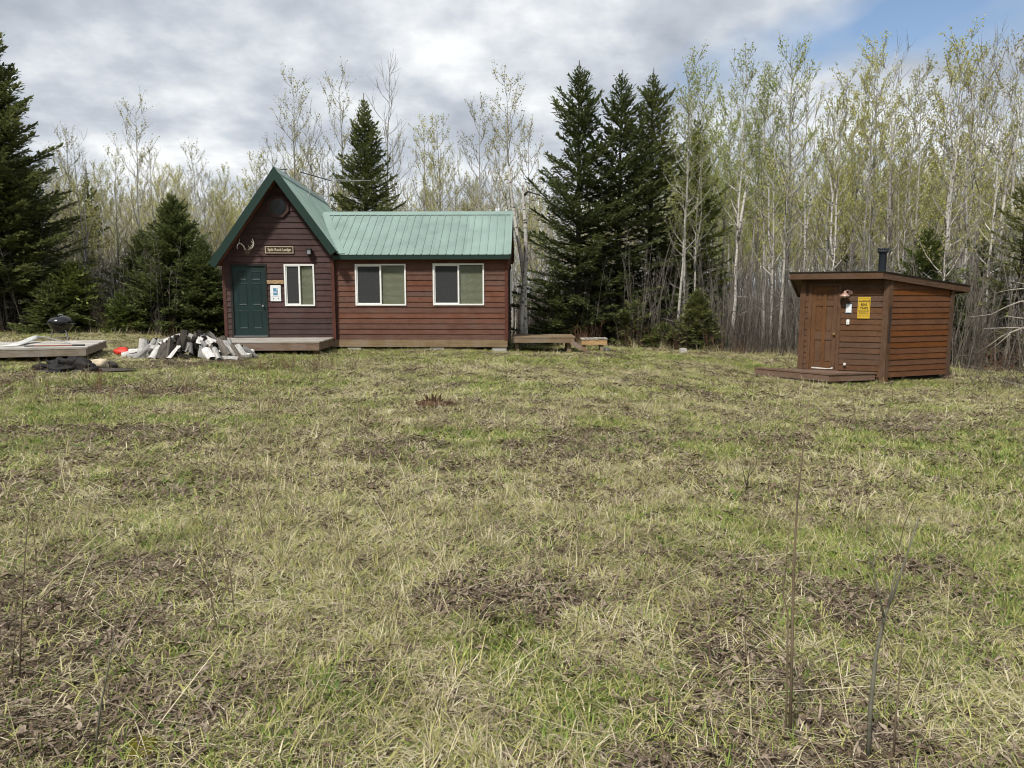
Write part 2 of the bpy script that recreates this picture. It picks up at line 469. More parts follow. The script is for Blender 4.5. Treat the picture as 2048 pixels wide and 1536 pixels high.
class MB:
    def __init__(self):
        self.v, self.f, self.m = [], [], []

    def add(self, vs, fs, mi=0):
        o = len(self.v)
        self.v.extend([tuple(x) for x in vs])
        for f in fs:
            self.f.append(tuple(i + o for i in f))
            self.m.append(mi)
        return self

    def hexa(self, c8, mi=0):
        """8 corners: bottom ring 0-3, top ring 4-7"""
        return self.add(c8, [(3, 2, 1, 0), (4, 5, 6, 7), (0, 1, 5, 4), (1, 2, 6, 5), (2, 3, 7, 6), (3, 0, 4, 7)], mi)

    def box(self, x0, x1, y0, y1, z0, z1, T=None, mi=0):
        c = [Vector(p) for p in ((x0, y0, z0), (x1, y0, z0), (x1, y1, z0), (x0, y1, z0), (x0, y0, z1), (x1, y0, z1), (x1, y1, z1), (x0, y1, z1))]
        if T is not None:
            c = [T @ p for p in c]
        return self.hexa(c, mi)

    def extrude(self, poly, vec, mi=0):
        n = len(poly)
        vec = Vector(vec)
        vs = [Vector(p) for p in poly] + [Vector(p) + vec for p in poly]
        fs = [tuple(reversed(range(n))), tuple(range(n, 2 * n))] + [(i, (i + 1) % n, n + (i + 1) % n, n + i) for i in range(n)]
        return self.add(vs, fs, mi)

    def tube(self, pts, rad, n=6, cap=True, mi=0):
        pts = [Vector(p) for p in pts]
        if not hasattr(rad, '__len__'):
            rad = [rad] * len(pts)
        vs, fs = [], []
        up = None
        for i, p in enumerate(pts):
            d = (pts[min(i + 1, len(pts) - 1)] - pts[max(i - 1, 0)])
            if d.length < 1e-9:
                d = Vector((0, 0, 1))
            d.normalize()
            if up is None:
                up = d.orthogonal().normalized()
            else:
                up = (up - d * up.dot(d))
                up = up.normalized() if up.length > 1e-6 else d.orthogonal().normalized()
            b = d.cross(up)
            for k in range(n):
                a = 2 * math.pi * k / n
                vs.append(p + (up * math.cos(a) + b * math.sin(a)) * rad[i])
        for i in range(len(pts) - 1):
            for k in range(n):
                k2 = (k + 1) % n
                fs.append((i * n + k, i * n + k2, (i + 1) * n + k2, (i + 1) * n + k))
        if cap:
            fs.append(tuple(reversed(range(n))))
            fs.append(tuple(range((len(pts) - 1) * n, len(pts) * n)))
        return self.add(vs, fs, mi)

    def lathe(self, prof, n=20, T=None, mi=0):
        vs, fs = [], []
        for r, z in prof:
            for k in range(n):
                a = 2 * math.pi * k / n
                p = Vector((r * math.cos(a), r * math.sin(a), z))
                vs.append(T @ p if T is not None else p)
        for i in range(len(prof) - 1):
            for k in range(n):
                k2 = (k + 1) % n
                fs.append((i * n + k, i * n + k2, (i + 1) * n + k2, (i + 1) * n + k))
        fs.append(tuple(reversed(range(n))))
        fs.append(tuple(range((len(prof) - 1) * n, len(prof) * n)))
        return self.add(vs, fs, mi)

    def mesh(self, name, mats, smooth=False, fixn=True, off=(0, 0, 0)):
        me = bpy.data.meshes.new(name)
        ox, oy, oz = off
        me.from_pydata([(x - ox, y - oy, z - oz) for x, y, z in self.v], [], self.f)
        for m in (mats if isinstance(mats, (list, tuple)) else [mats]):
            me.materials.append(MAT[m] if isinstance(m, str) else m)
        if any(self.m):
            me.polygons.foreach_set('material_index', self.m)
        if fixn:
            b = bmesh.new()
            b.from_mesh(me)
            bmesh.ops.recalc_face_normals(b, faces=b.faces)
            b.to_mesh(me)
            b.free()
        if smooth:
            me.polygons.foreach_set('use_smooth', [True] * len(me.polygons))
            if smooth != 'all':
                try:
                    me.set_sharp_from_angle(angle=R(40))
                except Exception:
                    pass
        me.update()
        return me

    def build(self, name, mats, parent=None, smooth=False, origin=None, fixn=True, bevel=0.0):
        if parent is not None:
            off = ORIG[parent.name]
        else:
            off = tuple(origin) if origin is not None else (0, 0, 0)
        o = bpy.data.objects.new(name, self.mesh(name, mats, smooth, fixn, off))
        COL.objects.link(o)
        if parent is not None:
            o.parent = parent
        else:
            o.location = off
        ORIG[o.name] = off
        if bevel:
            b = o.modifiers.new('bevel', 'BEVEL')
            b.width = bevel
            b.segments = 2
            b.limit_method = 'ANGLE'
        return o


def tag(o, label=None, cat=None, group=None, kind=None):
    if label:
        o['label'] = label
    if cat:
        o['category'] = cat
    if group:
        o['group'] = group
    if kind:
        o['kind'] = kind
    return o


def thing(name, label, cat, loc=(0, 0, 0), group=None):
    o = bpy.data.objects.new(name, None)
    COL.objects.link(o)
    o.location = loc
    o.empty_display_size = .2
    ORIG[o.name] = tuple(loc)
    return tag(o, label, cat, group)


def copy_thing(root, loc, rotz=0.0, scale=(1, 1, 1), label=None, group=None, rot=None):
    r = root.copy()
    COL.objects.link(r)
    r.location = loc
    r.rotation_euler = rot if rot is not None else (0, 0, rotz)
    r.scale = scale
    if label:
        r['label'] = label
    if group:
        r['group'] = group
    for ch in root.children:
        c = ch.copy()
        COL.objects.link(c)
        c.parent = r
        for g in ch.children:
            d = g.copy()
            COL.objects.link(d)
            d.parent = c
    return r


def text_mesh(body, size, T, mb, mi=0, depth=.002, align='CENTER', sx=1.0):
    """flat lettering, letters upright in the T frame's x-z plane facing -y"""
    cu = bpy.data.curves.new('lettering', 'FONT')
    cu.body = body
    cu.size = size
    cu.align_x = align
    cu.align_y = 'CENTER'
    cu.extrude = depth
    cu.offset = size * .018
    ob = bpy.data.objects.new('lettering', cu)
    COL.objects.link(ob)
    dg = bpy.context.evaluated_depsgraph_get()
    me = bpy.data.meshes.new_from_object(ob.evaluated_get(dg))
    vs = [T @ Vector((v.co.x * sx, -v.co.z, v.co.y)) for v in me.vertices]
    mb.add(vs, [tuple(p.vertices) for p in me.polygons], mi)
    bpy.data.objects.remove(ob)
    bpy.data.meshes.remove(me)
    bpy.data.curves.remove(cu)


# ------------------------------------------------------------------ ground
def dist_woods(x, y):
    """0 on the lawn, 1 under the trees (line of the clearing's edge)"""
    edge = np.interp(x, [-40, -17, -12, -7, -2, 2, 4, 6.5, 9, 13, 20, 40], [22, 23, 24.5, 26.5, 26.5, 24.5, 23.2, 22.6, 21.5, 19.5, 14, 8])
    e = edge + (fbm(x, y, 2.0, 21, 2) - .5) * 2.2
    k = np.clip((y - e) / 1.6 + .5, 0, 1)
    return k * k * (3 - 2 * k)


def axis_coords(lo, hi, step, far):
    a = list(np.arange(lo, hi + 1e-6, step))
    d, s = step, 0
    left, right = [], []
    x0, x1 = a[0], a[-1]
    while x1 < far:
        d *= 1.35
        x1 += d
        x0 -= d
        left.append(x0)
        right.append(x1)
    return np.array(left[::-1] + a + right)


gxs = axis_coords(-24, 24, .3, 900)
gys = axis_coords(-4, 34, .3, 900)
GX, GY = np.meshgrid(gxs, gys)
GH = ground_np(GX, GY)
nx, ny = len(gxs), len(gys)
me = bpy.data.meshes.new('ground')
verts = np.stack([GX.ravel(), GY.ravel(), GH.ravel()], 1)
ii = (np.arange(ny - 1)[:, None] * nx + np.arange(nx - 1)[None, :]).ravel()
me.from_pydata(verts.tolist(), [], np.stack([ii, ii + 1, ii + 1 + nx, ii + nx], 1).tolist())
me.materials.append(MAT['ground'])
at = me.attributes.new('woods', 'FLOAT', 'POINT')
at.data.foreach_set('value', dist_woods(GX.ravel(), GY.ravel()).astype(np.float32))
me.polygons.foreach_set('use_smooth', [True] * len(me.polygons))
ground = bpy.data.objects.new('ground', me)
COL.objects.link(ground)
tag(ground, 'grassy clearing running back into the leaf-strewn floor of the woods', 'ground', kind='structure')


# ------------------------------------------------------------------ cabin
def frame_at(origin, ang):
    return Matrix.Translation(Vector(origin)) @ Matrix.Rotation(ang, 4, 'Z')


def on_wall(T, px, py, y=0.0):
    """local (x, z) where the ray through a pixel meets the plane y of frame T"""
    Ti = T.inverted()
    o = Ti @ CAM
    d = Ti.to_3x3() @ ray(px, py)
    k = (y - o.y) / d.y
    p = o + d * k
    return p.x, p.z


def siding(parent, T, w0, w1, exp, ulim, openings, mat, pb=.026, ptop=.006, back=.05, name='siding_board'):
    w = w0
    while w < w1 - .01:
        wt = min(w + exp, w1)
        br = [w, wt]
        for (a, b, c, d) in openings:
            for q in (c, d):
                if w + .004 < q < wt - .004:
                    br.append(q)
        br = sorted(set(br))
        jog = random.uniform(-.003, .003)
        pieces = []
        for b0, b1 in zip(br[:-1], br[1:]):
            mid = (b0 + b1) / 2
            la, lb = ulim(b0)
            ha, hb = ulim(b1)
            cuts = sorted((a, b) for (a, b, c, d) in openings if c < mid < d)
            edges = [((la, ha), None)]
            spans = []
            cur = (la, ha)
            for a, b in cuts:
                spans.append((cur, (a, a)))
                cur = (b, b)
            spans.append((cur, (lb, hb)))
            for (l0, l1), (r0, r1) in spans:
                if r0 - l0 < .02 and r1 - l1 < .02:
                    continue
                y0 = -(pb + (ptop - pb) * (b0 - w) / exp) + jog
                y1 = -(pb + (ptop - pb) * (b1 - w) / exp) + jog
                pieces.append({'u': (l0, r0), 'band': b0, 'c': [T @ Vector(q) for q in ((l0, y0, b0), (r0, y0, b0), (r0, back, b0), (l0, back, b0), (l1, y1, b1), (r1, y1, b1), (r1, back, b1), (l1, back, b1))]})
        groups = []
        for c in pieces:
            lo_, hi_ = c['u']
            hit = [g for g in groups if any(q['band'] != c['band'] and q['u'][0] < hi_ - .01 and lo_ < q['u'][1] - .01 for q in g)]
            new = [c]
            for g in hit:
                new = g + new
                groups.remove(g)
            groups.append(new)
        for g in groups:
            mb = MB()
            for c in g:
                mb.hexa(c['c'])
            mb.build(name, mat, parent)
        w = wt


def sliding_window(parent, T, u0, u1, w0, w1, blind=True, label=None):
    fw = .042
    mb = MB()
    for a in ((u0, u1, w1 - fw, w1), (u0, u1, w0, w0 + fw), (u0, u0 + fw, w0 + fw, w1 - fw), (u1 - fw, u1, w0 + fw, w1 - fw)):
        mb.box(a[0], a[1], -.05, .049, a[2], a[3], T)
    win = mb.build('window', 'white_vinyl', parent)
    if label:
        win['label'] = label
    um = (u0 + u1) / 2
    MB().box(um - .022, um + .022, -.042, .045, w0 + fw, w1 - fw, T).build('mullion', 'white_vinyl', win)
    mb = MB()
    s = .028
    a0, a1, c0, c1 = u0 + fw + .001, um - .023, w0 + fw + .001, w1 - fw - .001
    mb.box(a0, a0 + s, -.03, .02, c0, c1, T)
    mb.box(a0 + s, a1, -.03, .02, c0, c0 + s, T)
    mb.box(a0 + s, a1, -.03, .02, c1 - s, c1, T)
    mb.build('sash', 'white_vinyl', win)
    MB().box(a0 + s, a1, -.012, -.008, c0 + s, c1 - s, T).build('screen', 'screen', win)
    b0, b1 = um + .023, u1 - fw - .001
    MB().box(b0, b1, -.004, .0, c0, c1, T).build('pane', 'glass', win)
    mb = MB()
    z = c1 - .02
    while z > c0 + (.0 if blind else .1):
        mb.add([T @ Vector(q) for q in ((b0 + .005, .026, z), (b1 - .005, .026, z), (b1 - .005, .012, z - .0235), (b0 + .005, .012, z - .0235))], [(0, 1, 2, 3)])
        z -= .025
    mb.build('blind', 'blind', win)
    return win


YG = 20.7
FLOOR = pt(447, 673, YG).z
gx0 = pt(449, 640, YG).x
TG = frame_at((gx0, YG, FLOOR), R(3.0))            # gable block: x along the front, y back, z up from the floor
GW = 3.13
corner = TG @ Vector((GW, .10, 0))
TA = frame_at(corner, R(-1.5))                      # annex
AW = 4.93
AD = 3.7
GD = 5.9

cabin = thing('cabin', 'reddish-brown wooden cabin with green metal roof and steep front gable', 'cabin', (gx0 + 3.5, YG + 1.5, gz(gx0 + 3.5, YG + 1.5)))

# gable geometry
AP_U, AP_W, RS = 1.66, 4.62, 1.39           # roof apex and slope
OVF = .42                                    # overhang to the front


def roof_w(u):
    return AP_W - RS * abs(u - AP_U)


def gl(w):
    d = max(0.0, (AP_W - .17 - w) / RS)
    return (max(0.0, AP_U - d), min(GW, AP_U + d))


dx0, dz0 = on_wall(TG, 466, 673)
dx1, dz1 = on_wall(TG, 533, 528)
wx0, wz1 = on_wall(TG, 568, 528.5)
wx1, wz0 = on_wall(TG, 631, 612)
DOOR = (dx0, dx1, -.2, dz1)
WIN1 = (wx0, wx1, wz0, wz1)
# core walls behind the boards
mb = MB()
mb.extrude([TG @ Vector(p) for p in ((.02, .05, -.12), (GW - .02, .05, -.12), (GW - .02, .05, roof_w(GW - .02) - .16), (AP_U, .05, AP_W - .16), (.02, .05, roof_w(.02) - .16))], TG.to_3x3() @ Vector((0, .1, 0)))
mb.build('front_wall', 'interior', cabin)
mb = MB()
mb.box(.0, .1, .151, GD, -.12, roof_w(0) - .16, TG)
mb.build('left_wall', 'gable_siding', cabin)
mb = MB()
mb.box(GW - .1, GW - .001, .151, GD, -.12, roof_w(GW) - .16, TG)
mb.build('right_wall', 'gable_siding', cabin)
mb = MB()
mb.extrude([TG @ Vector(p) for p in ((0, GD, -.12), (GW, GD, -.12), (GW, GD, roof_w(GW) - .16), (AP_U, GD, AP_W - .16), (0, GD, roof_w(0) - .16))], TG.to_3x3() @ Vector((0, .1, 0)))
mb.build('back_wall', 'gable_siding', cabin)
siding(cabin, TG, -.10, AP_W - .3, .1575, gl, [DOOR, WIN1], 'gable_siding')
for u in (0, GW):
    s = -1 if u == 0 else 1
    MB().box(min(u, u - s * .09), max(u, u - s * .09), -.034, -.026, -.12, 2.2, TG).build('corner_board', 'trim_brown', cabin)
# sills and footings
MB().box(.0, GW, -.02, GD, -.32, -.121, TG).build('sill_beam', 'timber', cabin)
for u in (.3, 2.8):
    for v in (.4, 4.8):
        p = TG @ Vector((u, v, 0))
        MB().box(u - .2, u + .2, v - .2, v + .2, gz(p.x, p.y) - FLOOR - .1, -.322, TG).build('footing_block', 'concrete', cabin)

sliding_window(cabin, TG, *WIN1, label='narrow white sliding window beside the green door')
# door
fw = .055
mb = MB()
mb.box(DOOR[0], DOOR[0] + fw, -.036, .045, .0, DOOR[3], TG)
mb.box(DOOR[1] - fw * .6, DOOR[1], -.036, .045, .0, DOOR[3], TG)
mb.box(DOOR[0] + fw, DOOR[1] - fw * .6, -.036, .045, DOOR[3] - fw, DOOR[3], TG)
mb.build('door_frame', 'interior', cabin)
d0, d1, e0, e1 = DOOR[0] + fw + .002, DOOR[1] - fw * .6 - .002, .025, DOOR[3] - fw - .002
door = MB().box(d0, d1, .0, .045, e0, e1, TG).build('door', 'door_green', cabin)
door['label'] = 'dark green six-panel door'
dw = d1 - d0
for cx in (.29, .71):
    for (z0, z1) in ((.10, .36), (.44, .75), (.80, .92)):
        a, b = d0 + dw * (cx - .135), d0 + dw * (cx + .135)
        c, d = e0 + (e1 - e0) * z0, e0 + (e1 - e0) * z1
        mb = MB()
        i = .035
        o4 = [(a, .0, c), (b, .0, c), (b, .0, d), (a, .0, d)]
        m4 = [(a + .012, -.012, c + .012), (b - .012, -.012, c + .012), (b - .012, -.012, d - .012), (a + .012, -.012, d - .012)]
        n4 = [(a + i, -.004, c + i), (b - i, -.004, c + i), (b - i, -.004, d - i), (a + i, -.004, d - i)]
        vs = [TG @ Vector(q) for q in o4 + m4 + n4]
        mb.add(vs, [(k, (k + 1) % 4, 4 + (k + 1) % 4, 4 + k) for k in range(4)] + [(4 + k, 4 + (k + 1) % 4, 8 + (k + 1) % 4, 8 + k) for k in range(4)] + [(8, 9, 10, 11)])
        mb.build('panel', 'door_green', door, fixn=False)
kx, kz = on_wall(TG, 527, 612)
kn = MB().lathe([(.012, 0), (.014, .03), (.03, .045), (.032, .06), (.02, .075)], 12, TG @ Matrix.Translation((kx, -.001, kz)) @ Matrix.Rotation(R(90), 4, 'X'))
kn.build('door_knob', 'grey_metal', door, smooth=True)
MB().box(d0 - .01, d1 + .01, -.05, .04, .0, .022, TG).build('threshold', 'grey_metal', cabin)

# octagonal window
ox, oz = on_wall(TG, 557, 414)
oct_o = [(ox + .315 * math.cos(R(22.5 + 45 * k)), oz + .315 * math.sin(R(22.5 + 45 * k))) for k in range(8)]
oct_i = [(ox + .245 * math.cos(R(22.5 + 45 * k)), oz + .245 * math.sin(R(22.5 + 45 * k))) for k in range(8)]
mb = MB()
vs = [TG @ Vector((x, y, z)) for y in (-.065, -.02) for ring in (oct_o, oct_i) for (x, z) in ring]
fs = []
for k in range(8):
    k2 = (k + 1) % 8
    fs += [(k, k2, 8 + k2, 8 + k), (16 + k, 16 + k2, 24 + k2, 24 + k), (k, k2, 16 + k2, 16 + k), (8 + k, 8 + k2, 24 + k2, 24 + k)]
mb.add(vs, fs)
octw = mb.build('octagonal_window', 'gable_siding', cabin)
mb = MB()
mb.extrude([TG @ Vector((ox + .244 * math.cos(R(22.5 + 45 * k)), -.04, oz + .244 * math.sin(R(22.5 + 45 * k)))) for k in range(8)], TG.to_3x3() @ Vector((0, .01, 0)))
mb.build('pane', 'dark_glass', octw)


# roof: ribbed sheets
def ribbed_sheet(parent, fn, us, s0f, s1, th=.004, rib=.02, pitch=.229, mat='roof_green', name='roof_panel'):
    """fn(u, s, h) -> world point at distance u along the eave, s up the slope, h proud; us = start,end"""
    st = []
    u = us[0]
    k0 = math.ceil(us[0] / pitch - 1e-6)
    xs = {round(us[0], 5): 0, round(us[1], 5): 0}
    k = math.floor(us[0] / pitch) - 1
    while k * pitch < us[1] + pitch:
        c = k * pitch
        for dx, h in ((-.022, 0), (-.01, rib), (.01, rib), (.022, 0)):
            x = c + dx
            if us[0] < x < us[1]:
                xs[round(x, 5)] = h
        for dx in (.07, .14):
            x = c + dx + .01
            if us[0] < x < us[1]:
                xs[round(x, 5)] = .003
        k += 1
    st = sorted(xs.items())
    vs, fs = [], []
    for x, h in st:
        a = min(s0f(x), s1 - .001)
        vs += [fn(x, a, h), fn(x, s1, h), fn(x, a, h - .012), fn(x, s1, h - .012)]
    for i in range(len(st) - 1):
        a, b = i * 4, i * 4 + 4
        fs += [(a, b, b + 1, a + 1), (a + 2, a + 3, b + 3, b + 2), (a, a + 2, b + 2, b), (a + 1, b + 1, b + 3, a + 3)]
    n = (len(st) - 1) * 4
    fs += [(0, 1, 3, 2), (n, n + 2, n + 3, n + 1)]
    return MB().add(vs, fs).build(name, mat, parent)


ang = math.atan(RS)


def gable_side(sgn):
    def fn(v, s, h):
        # s measured up from the eave along the slope, v back from the front verge
        eave_u = -.19 if sgn < 0 else 3.26
        u = eave_u - sgn * s * math.cos(ang)
        w = roof_w(eave_u) + s * math.sin(ang)
        nrm = Vector((sgn * math.sin(ang), 0, math.cos(ang)))
        return TG @ (Vector((u, v - OVF, w)) + nrm * h)
    return fn


LEN = GD + OVF + .35
slope_l = (AP_U + .19) / math.cos(ang)
slope_r = (3.26 - AP_U) / math.cos(ang)
for sgn, sl in ((-1, slope_l), (1, slope_r)):
    fn = gable_side(sgn)
    v = 0.0
    while v < LEN - .05:
        ribbed_sheet(cabin, fn, (v + .001, min(v + .915, LEN) - .001), lambda x: 0.0, sl)
        v += .915
    # underside boarding
    mb = MB()
    mb.hexa([fn(.02, .02, -.13), fn(LEN - .02, .02, -.13), fn(LEN - .02, sl - .1, -.13), fn(.02, sl - .1, -.13), fn(.02, .02, -.02), fn(LEN - .02, .02, -.02), fn(LEN - .02, sl - .01, -.02), fn(.02, sl - .01, -.02)])
    mb.build('roof_deck', 'soffit', cabin)
    # green rake board on the front verge
    top, bot = .022, -.185
    e = 0.0 if sgn < 0 else .0
    nr = Vector((sgn * math.sin(ang), 0, math.cos(ang)))
    mb = MB()
    apx = TG @ Vector((AP_U, -OVF, AP_W + top / math.cos(ang)))
    apb = TG @ Vector((AP_U, -OVF, AP_W + bot / math.cos(ang)))
    e0_ = fn(0, -.02, top)
    e1_ = fn(0, -.02, bot)
    mb.extrude([e0_, apx, apb, e1_], TG.to_3x3() @ Vector((0, -.035, 0)))
    mb.build('rake_board', 'rake_green', cabin)
    # ridge cap
    fnp = lambda vv, d, h: fn(vv, sl - d, h)
mb = MB()
cap = [(-.17, -1), (0, 0), (.17, 1)]
L_, R_ = gable_side(-1), gable_side(1)
for v0, v1 in ((-.04, LEN / 2), (LEN / 2 - .03, LEN + .02)):
    k = .004 if v0 > 0 else 0
    a = [L_(v0, slope_l - .19, .024 + k), TG @ Vector((AP_U, v0 - OVF, AP_W + .05 + k)), R_(v0, slope_r - .19, .024 + k)]
    b = [L_(v1, slope_l - .19, .024 + k), TG @ Vector((AP_U, v1 - OVF, AP_W + .05 + k)), R_(v1, slope_r - .19, .024 + k)]
    dn = Vector((0, 0, -.006))
    vs = a + b + [p + dn for p in a] + [p + dn for p in b]
    mb.add(vs, [(0, 1, 4, 3), (1, 2, 5, 4), (6, 9, 10, 7), (7, 10, 11, 8), (0, 3, 9, 6), (2, 8, 11, 5), (0, 6, 7, 1), (1, 7, 8, 2), (3, 4, 10, 9), (4, 5, 11, 10)])
mb.build('ridge_cap', 'roof_green', cabin)

# annex walls
AE_W, AE_V = 2.30, -.26             # eave edge
AR_V = AD / 2
AR_W = 3.68
asl = math.atan((AR_W - AE_W) / (AR_V - AE_V))
aslope = (AR_V - AE_V) / math.cos(asl)
WINS = []
for (a, b) in (((710, 528), (813, 611)), ((865.5, 527), (968.5, 610.5))):
    x0, z1 = on_wall(TA, *a)
    x1, z0 = on_wall(TA, *b)
    WINS.append((x0, x1, z0, z1))
WALL_TOP = AE_W - .02
siding(cabin, TA, -.10, WALL_TOP, .1545, lambda w: (.012, AW - .075), WINS, 'annex_siding')
MB().box(.0, AW - .001, .051, .15, -.12, WALL_TOP + .1, TA).build('annex_wall', 'interior', cabin)
MB().box(AW - .074, AW + .012, -.036, .05, -.12, WALL_TOP, TA).build('corner_board', 'trim_brown', cabin)
MB().box(.0, .075, -.036, -.027, -.10, WALL_TOP, TA).build('corner_board', 'trim_brown', cabin)
MB().box(-.02, AW, -.03, AD, -.31, -.102, TA).build('sill_beam', 'timber', cabin)
for u in (.5, 2.9, 4.7):
    p = TA @ Vector((u, .2, 0))
    MB().box(u - .2, u + .2, -.0, .4, gz(p.x, p.y) - FLOOR - .1, -.312, TA).build('footing_block', 'concrete', cabin)
sliding_window(cabin, TA, *WINS[0], label='white sliding window nearest the gable with lowered blind')
sliding_window(cabin, TA, *WINS[1], label='white sliding window nearest the far corner with lowered blind')
# right end wall of the annex, boarded, with a white window
TE = TA @ Matrix.Translation((AW, 0, 0)) @ Matrix.Rotation(R(90), 4, 'Z')


def el(w):
    # x of TE runs back along the end wall
    if w <= AE_W:
        return (.05, AD)
    d = (AR_W - .10 - w) / math.tan(asl)
    return (max(.05, AR_V - d), min(AD, AR_V + d))


siding(cabin, TE, -.10, AR_W - .15, .1545, el, [(.75, 1.5, .15, 2.0), (2.0, 2.9, .9, 1.95)], 'annex_siding')
sliding_window(cabin, TE, 2.0, 2.9, .9, 1.95, label='white window in the end wall')
mb = MB()
mb.extrude([TE @ Vector(p) for p in ((.152, .052, -.12), (AD, .052, -.12), (AD, .052, AE_W + .1), (AR_V, .052, AR_W - .12), (.152, .052, AE_W + .1))], TE.to_3x3() @ Vector((0, .08, 0)))
mb.build('end_wall', 'interior', cabin)
MB().box(.75, 1.5, -.04, .04, .15, 2.0, TE).build('end_door', 'interior', cabin)
MB().box(.0, AW, AD - .1, AD, -.12, WALL_TOP + .1, TA).build('back_wall', 'annex_siding', cabin)


def annex_front(u, s, h):
    v = AE_V + s * math.cos(asl)
    w = AE_W + s * math.sin(asl)
    return TA @ (Vector((u, v, w)) + Vector((0, -math.sin(asl), math.cos(asl))) * h)


def annex_back(u, s, h):
    v = AD - AE_V - s * math.cos(asl)
    w = AE_W + s * math.sin(asl)
    return TA @ (Vector((u, v, w)) + Vector((0, math.sin(asl), math.cos(asl))) * h)


def valley_s(u):
    """where the annex sheet comes out of the gable roof"""
    uu = GW + u
    if uu >= 3.30:
        return 0.0
    w = AP_W - RS * (uu - AP_U)
    return max(0.0, (w - AE_W) / math.sin(asl) - .03)


u = -.83
AU1 = AW + .10
while u < AU1 - .02:
    ub = min(u + .915, AU1)
    ribbed_sheet(cabin, annex_front, (u + .001, ub - .001), valley_s, aslope)
    ribbed_sheet(cabin, annex_back, (u + .001, ub - .001), lambda x: 0.0 if x > .1 else aslope * .5, aslope)
    u = ub
mb = MB()
mb.hexa([annex_front(.16, .01, -.11), annex_front(AU1 - .02, .01, -.11), annex_front(AU1 - .02, aslope - .06, -.11), annex_front(.16, aslope - .06, -.11),
         annex_front(.16, .01, -.02), annex_front(AU1 - .02, .01, -.02), annex_front(AU1 - .02, aslope, -.02), annex_front(.16, aslope, -.02)])
mb.build('roof_deck', 'soffit', cabin)
mb = MB()
mb.hexa([annex_back(.16, .01, -.11), annex_back(AU1 - .02, .01, -.11), annex_back(AU1 - .02, aslope - .06, -.11), annex_back(.16, aslope - .06, -.11),
         annex_back(.16, .01, -.02), annex_back(AU1 - .02, .01, -.02), annex_back(AU1 - .02, aslope, -.02), annex_back(.16, aslope, -.02)])
mb.build('roof_deck', 'soffit', cabin)
# dark green eave fascia
p0, p1 = TA @ Vector((.02, AE_V + .02, AE_W - .015)), TA @ Vector((AU1 - .01, AE_V + .02, AE_W - .015))
MB().box(.02, AU1 - .01, AE_V + .012, AE_V + .034, AE_W - .13, AE_W - .012, TA).build('eave_board', 'rake_green', cabin)
MB().box(.02, AU1 - .01, AE_V + .036, -.036, AE_W - .128, AE_W - .112, TA).build('soffit_board', 'soffit', cabin)
# end verge trim
mb = MB()
for fnx in (annex_front, annex_back):
    mb.hexa([fnx(AU1 - .05, -.01, .024), fnx(AU1 + .012, -.01, .024), fnx(AU1 + .012, aslope, .024), fnx(AU1 - .05, aslope, .024),
             fnx(AU1 - .05, -.01, .03), fnx(AU1 + .012, -.01, .03), fnx(AU1 + .012, aslope, .03), fnx(AU1 - .05, aslope, .03)])
    mb.hexa([fnx(AU1 + .001, -.01, -.11), fnx(AU1 + .012, -.01, -.11), fnx(AU1 + .012, aslope - .04, -.11), fnx(AU1 + .001, aslope - .04, -.11),
             fnx(AU1 + .001, -.01, .0235), fnx(AU1 + .012, -.01, .0235), fnx(AU1 + .012, aslope, .0235), fnx(AU1 + .001, aslope, .0235)])
mb.build('verge_trim', 'roof_green', cabin)
mb = MB()
a = [annex_front(-.80, aslope - .16, .027), TA @ Vector((-.80, AR_V, AR_W + .052)), annex_back(-.80, aslope - .16, .027)]
b = [annex_front(AU1 + .02, aslope - .16, .027), TA @ Vector((AU1 + .02, AR_V, AR_W + .052)), annex_back(AU1 + .02, aslope - .16, .027)]
dn = Vector((0, 0, -.006))
vs = a + b + [p + dn for p in a] + [p + dn for p in b]
mb.add(vs, [(0, 1, 4, 3), (1, 2, 5, 4), (6, 9, 10, 7), (7, 10, 11, 8), (0, 3, 9, 6), (2, 8, 11, 5), (0, 6, 7, 1), (1, 7, 8, 2), (3, 4, 10, 9), (4, 5, 11, 10)])
mb.build('ridge_cap', 'roof_green', cabin)
# valley flashing laid on the annex sheets
mb = MB()
va = [annex_front(.17 - .02 * k + (-.97 - .17 + .02) * k, s_, .026) for k, s_ in ((0, .0), (1, aslope - .17))]
lo0, hi0 = annex_front(.13, .02, .026), annex_front(-.80, aslope - .17, .026)
lo1, hi1 = annex_front(.36, .02, .026), annex_front(-.57, aslope - .17, .026)
nn = (annex_front(0, 0, 1) - annex_front(0, 0, 0)) * .004
mb.hexa([lo0, lo1, hi1, hi0, lo0 + nn, lo1 + nn, hi1 + nn, hi0 + nn])
mb.build('valley_flashing', 'roof_green', cabin)
# roof vent behind the ridge of the gable
vp = pt(567, 338, 21.9)
mb = MB()
Tv = Matrix.Translation((vp.x, vp.y, vp.z))
mb.lathe([(.055, -.45), (.055, -.13), (.07, -.12), (.07, -.1), (.055, -.09)], 12, Tv)
for k in range(4):
    mb.tube([vp + Vector((.05 * math.cos(k * 1.57), .05 * math.sin(k * 1.57), -.1)), vp + Vector((.07 * math.cos(k * 1.57), .07 * math.sin(k * 1.57), .0))], .008, 4)
mb.lathe([(.12, -.01), (.115, .01), (.03, .035), (.005, .04)], 14, Tv)
mb.build('vent_cap', 'grey_metal', cabin, smooth=True)


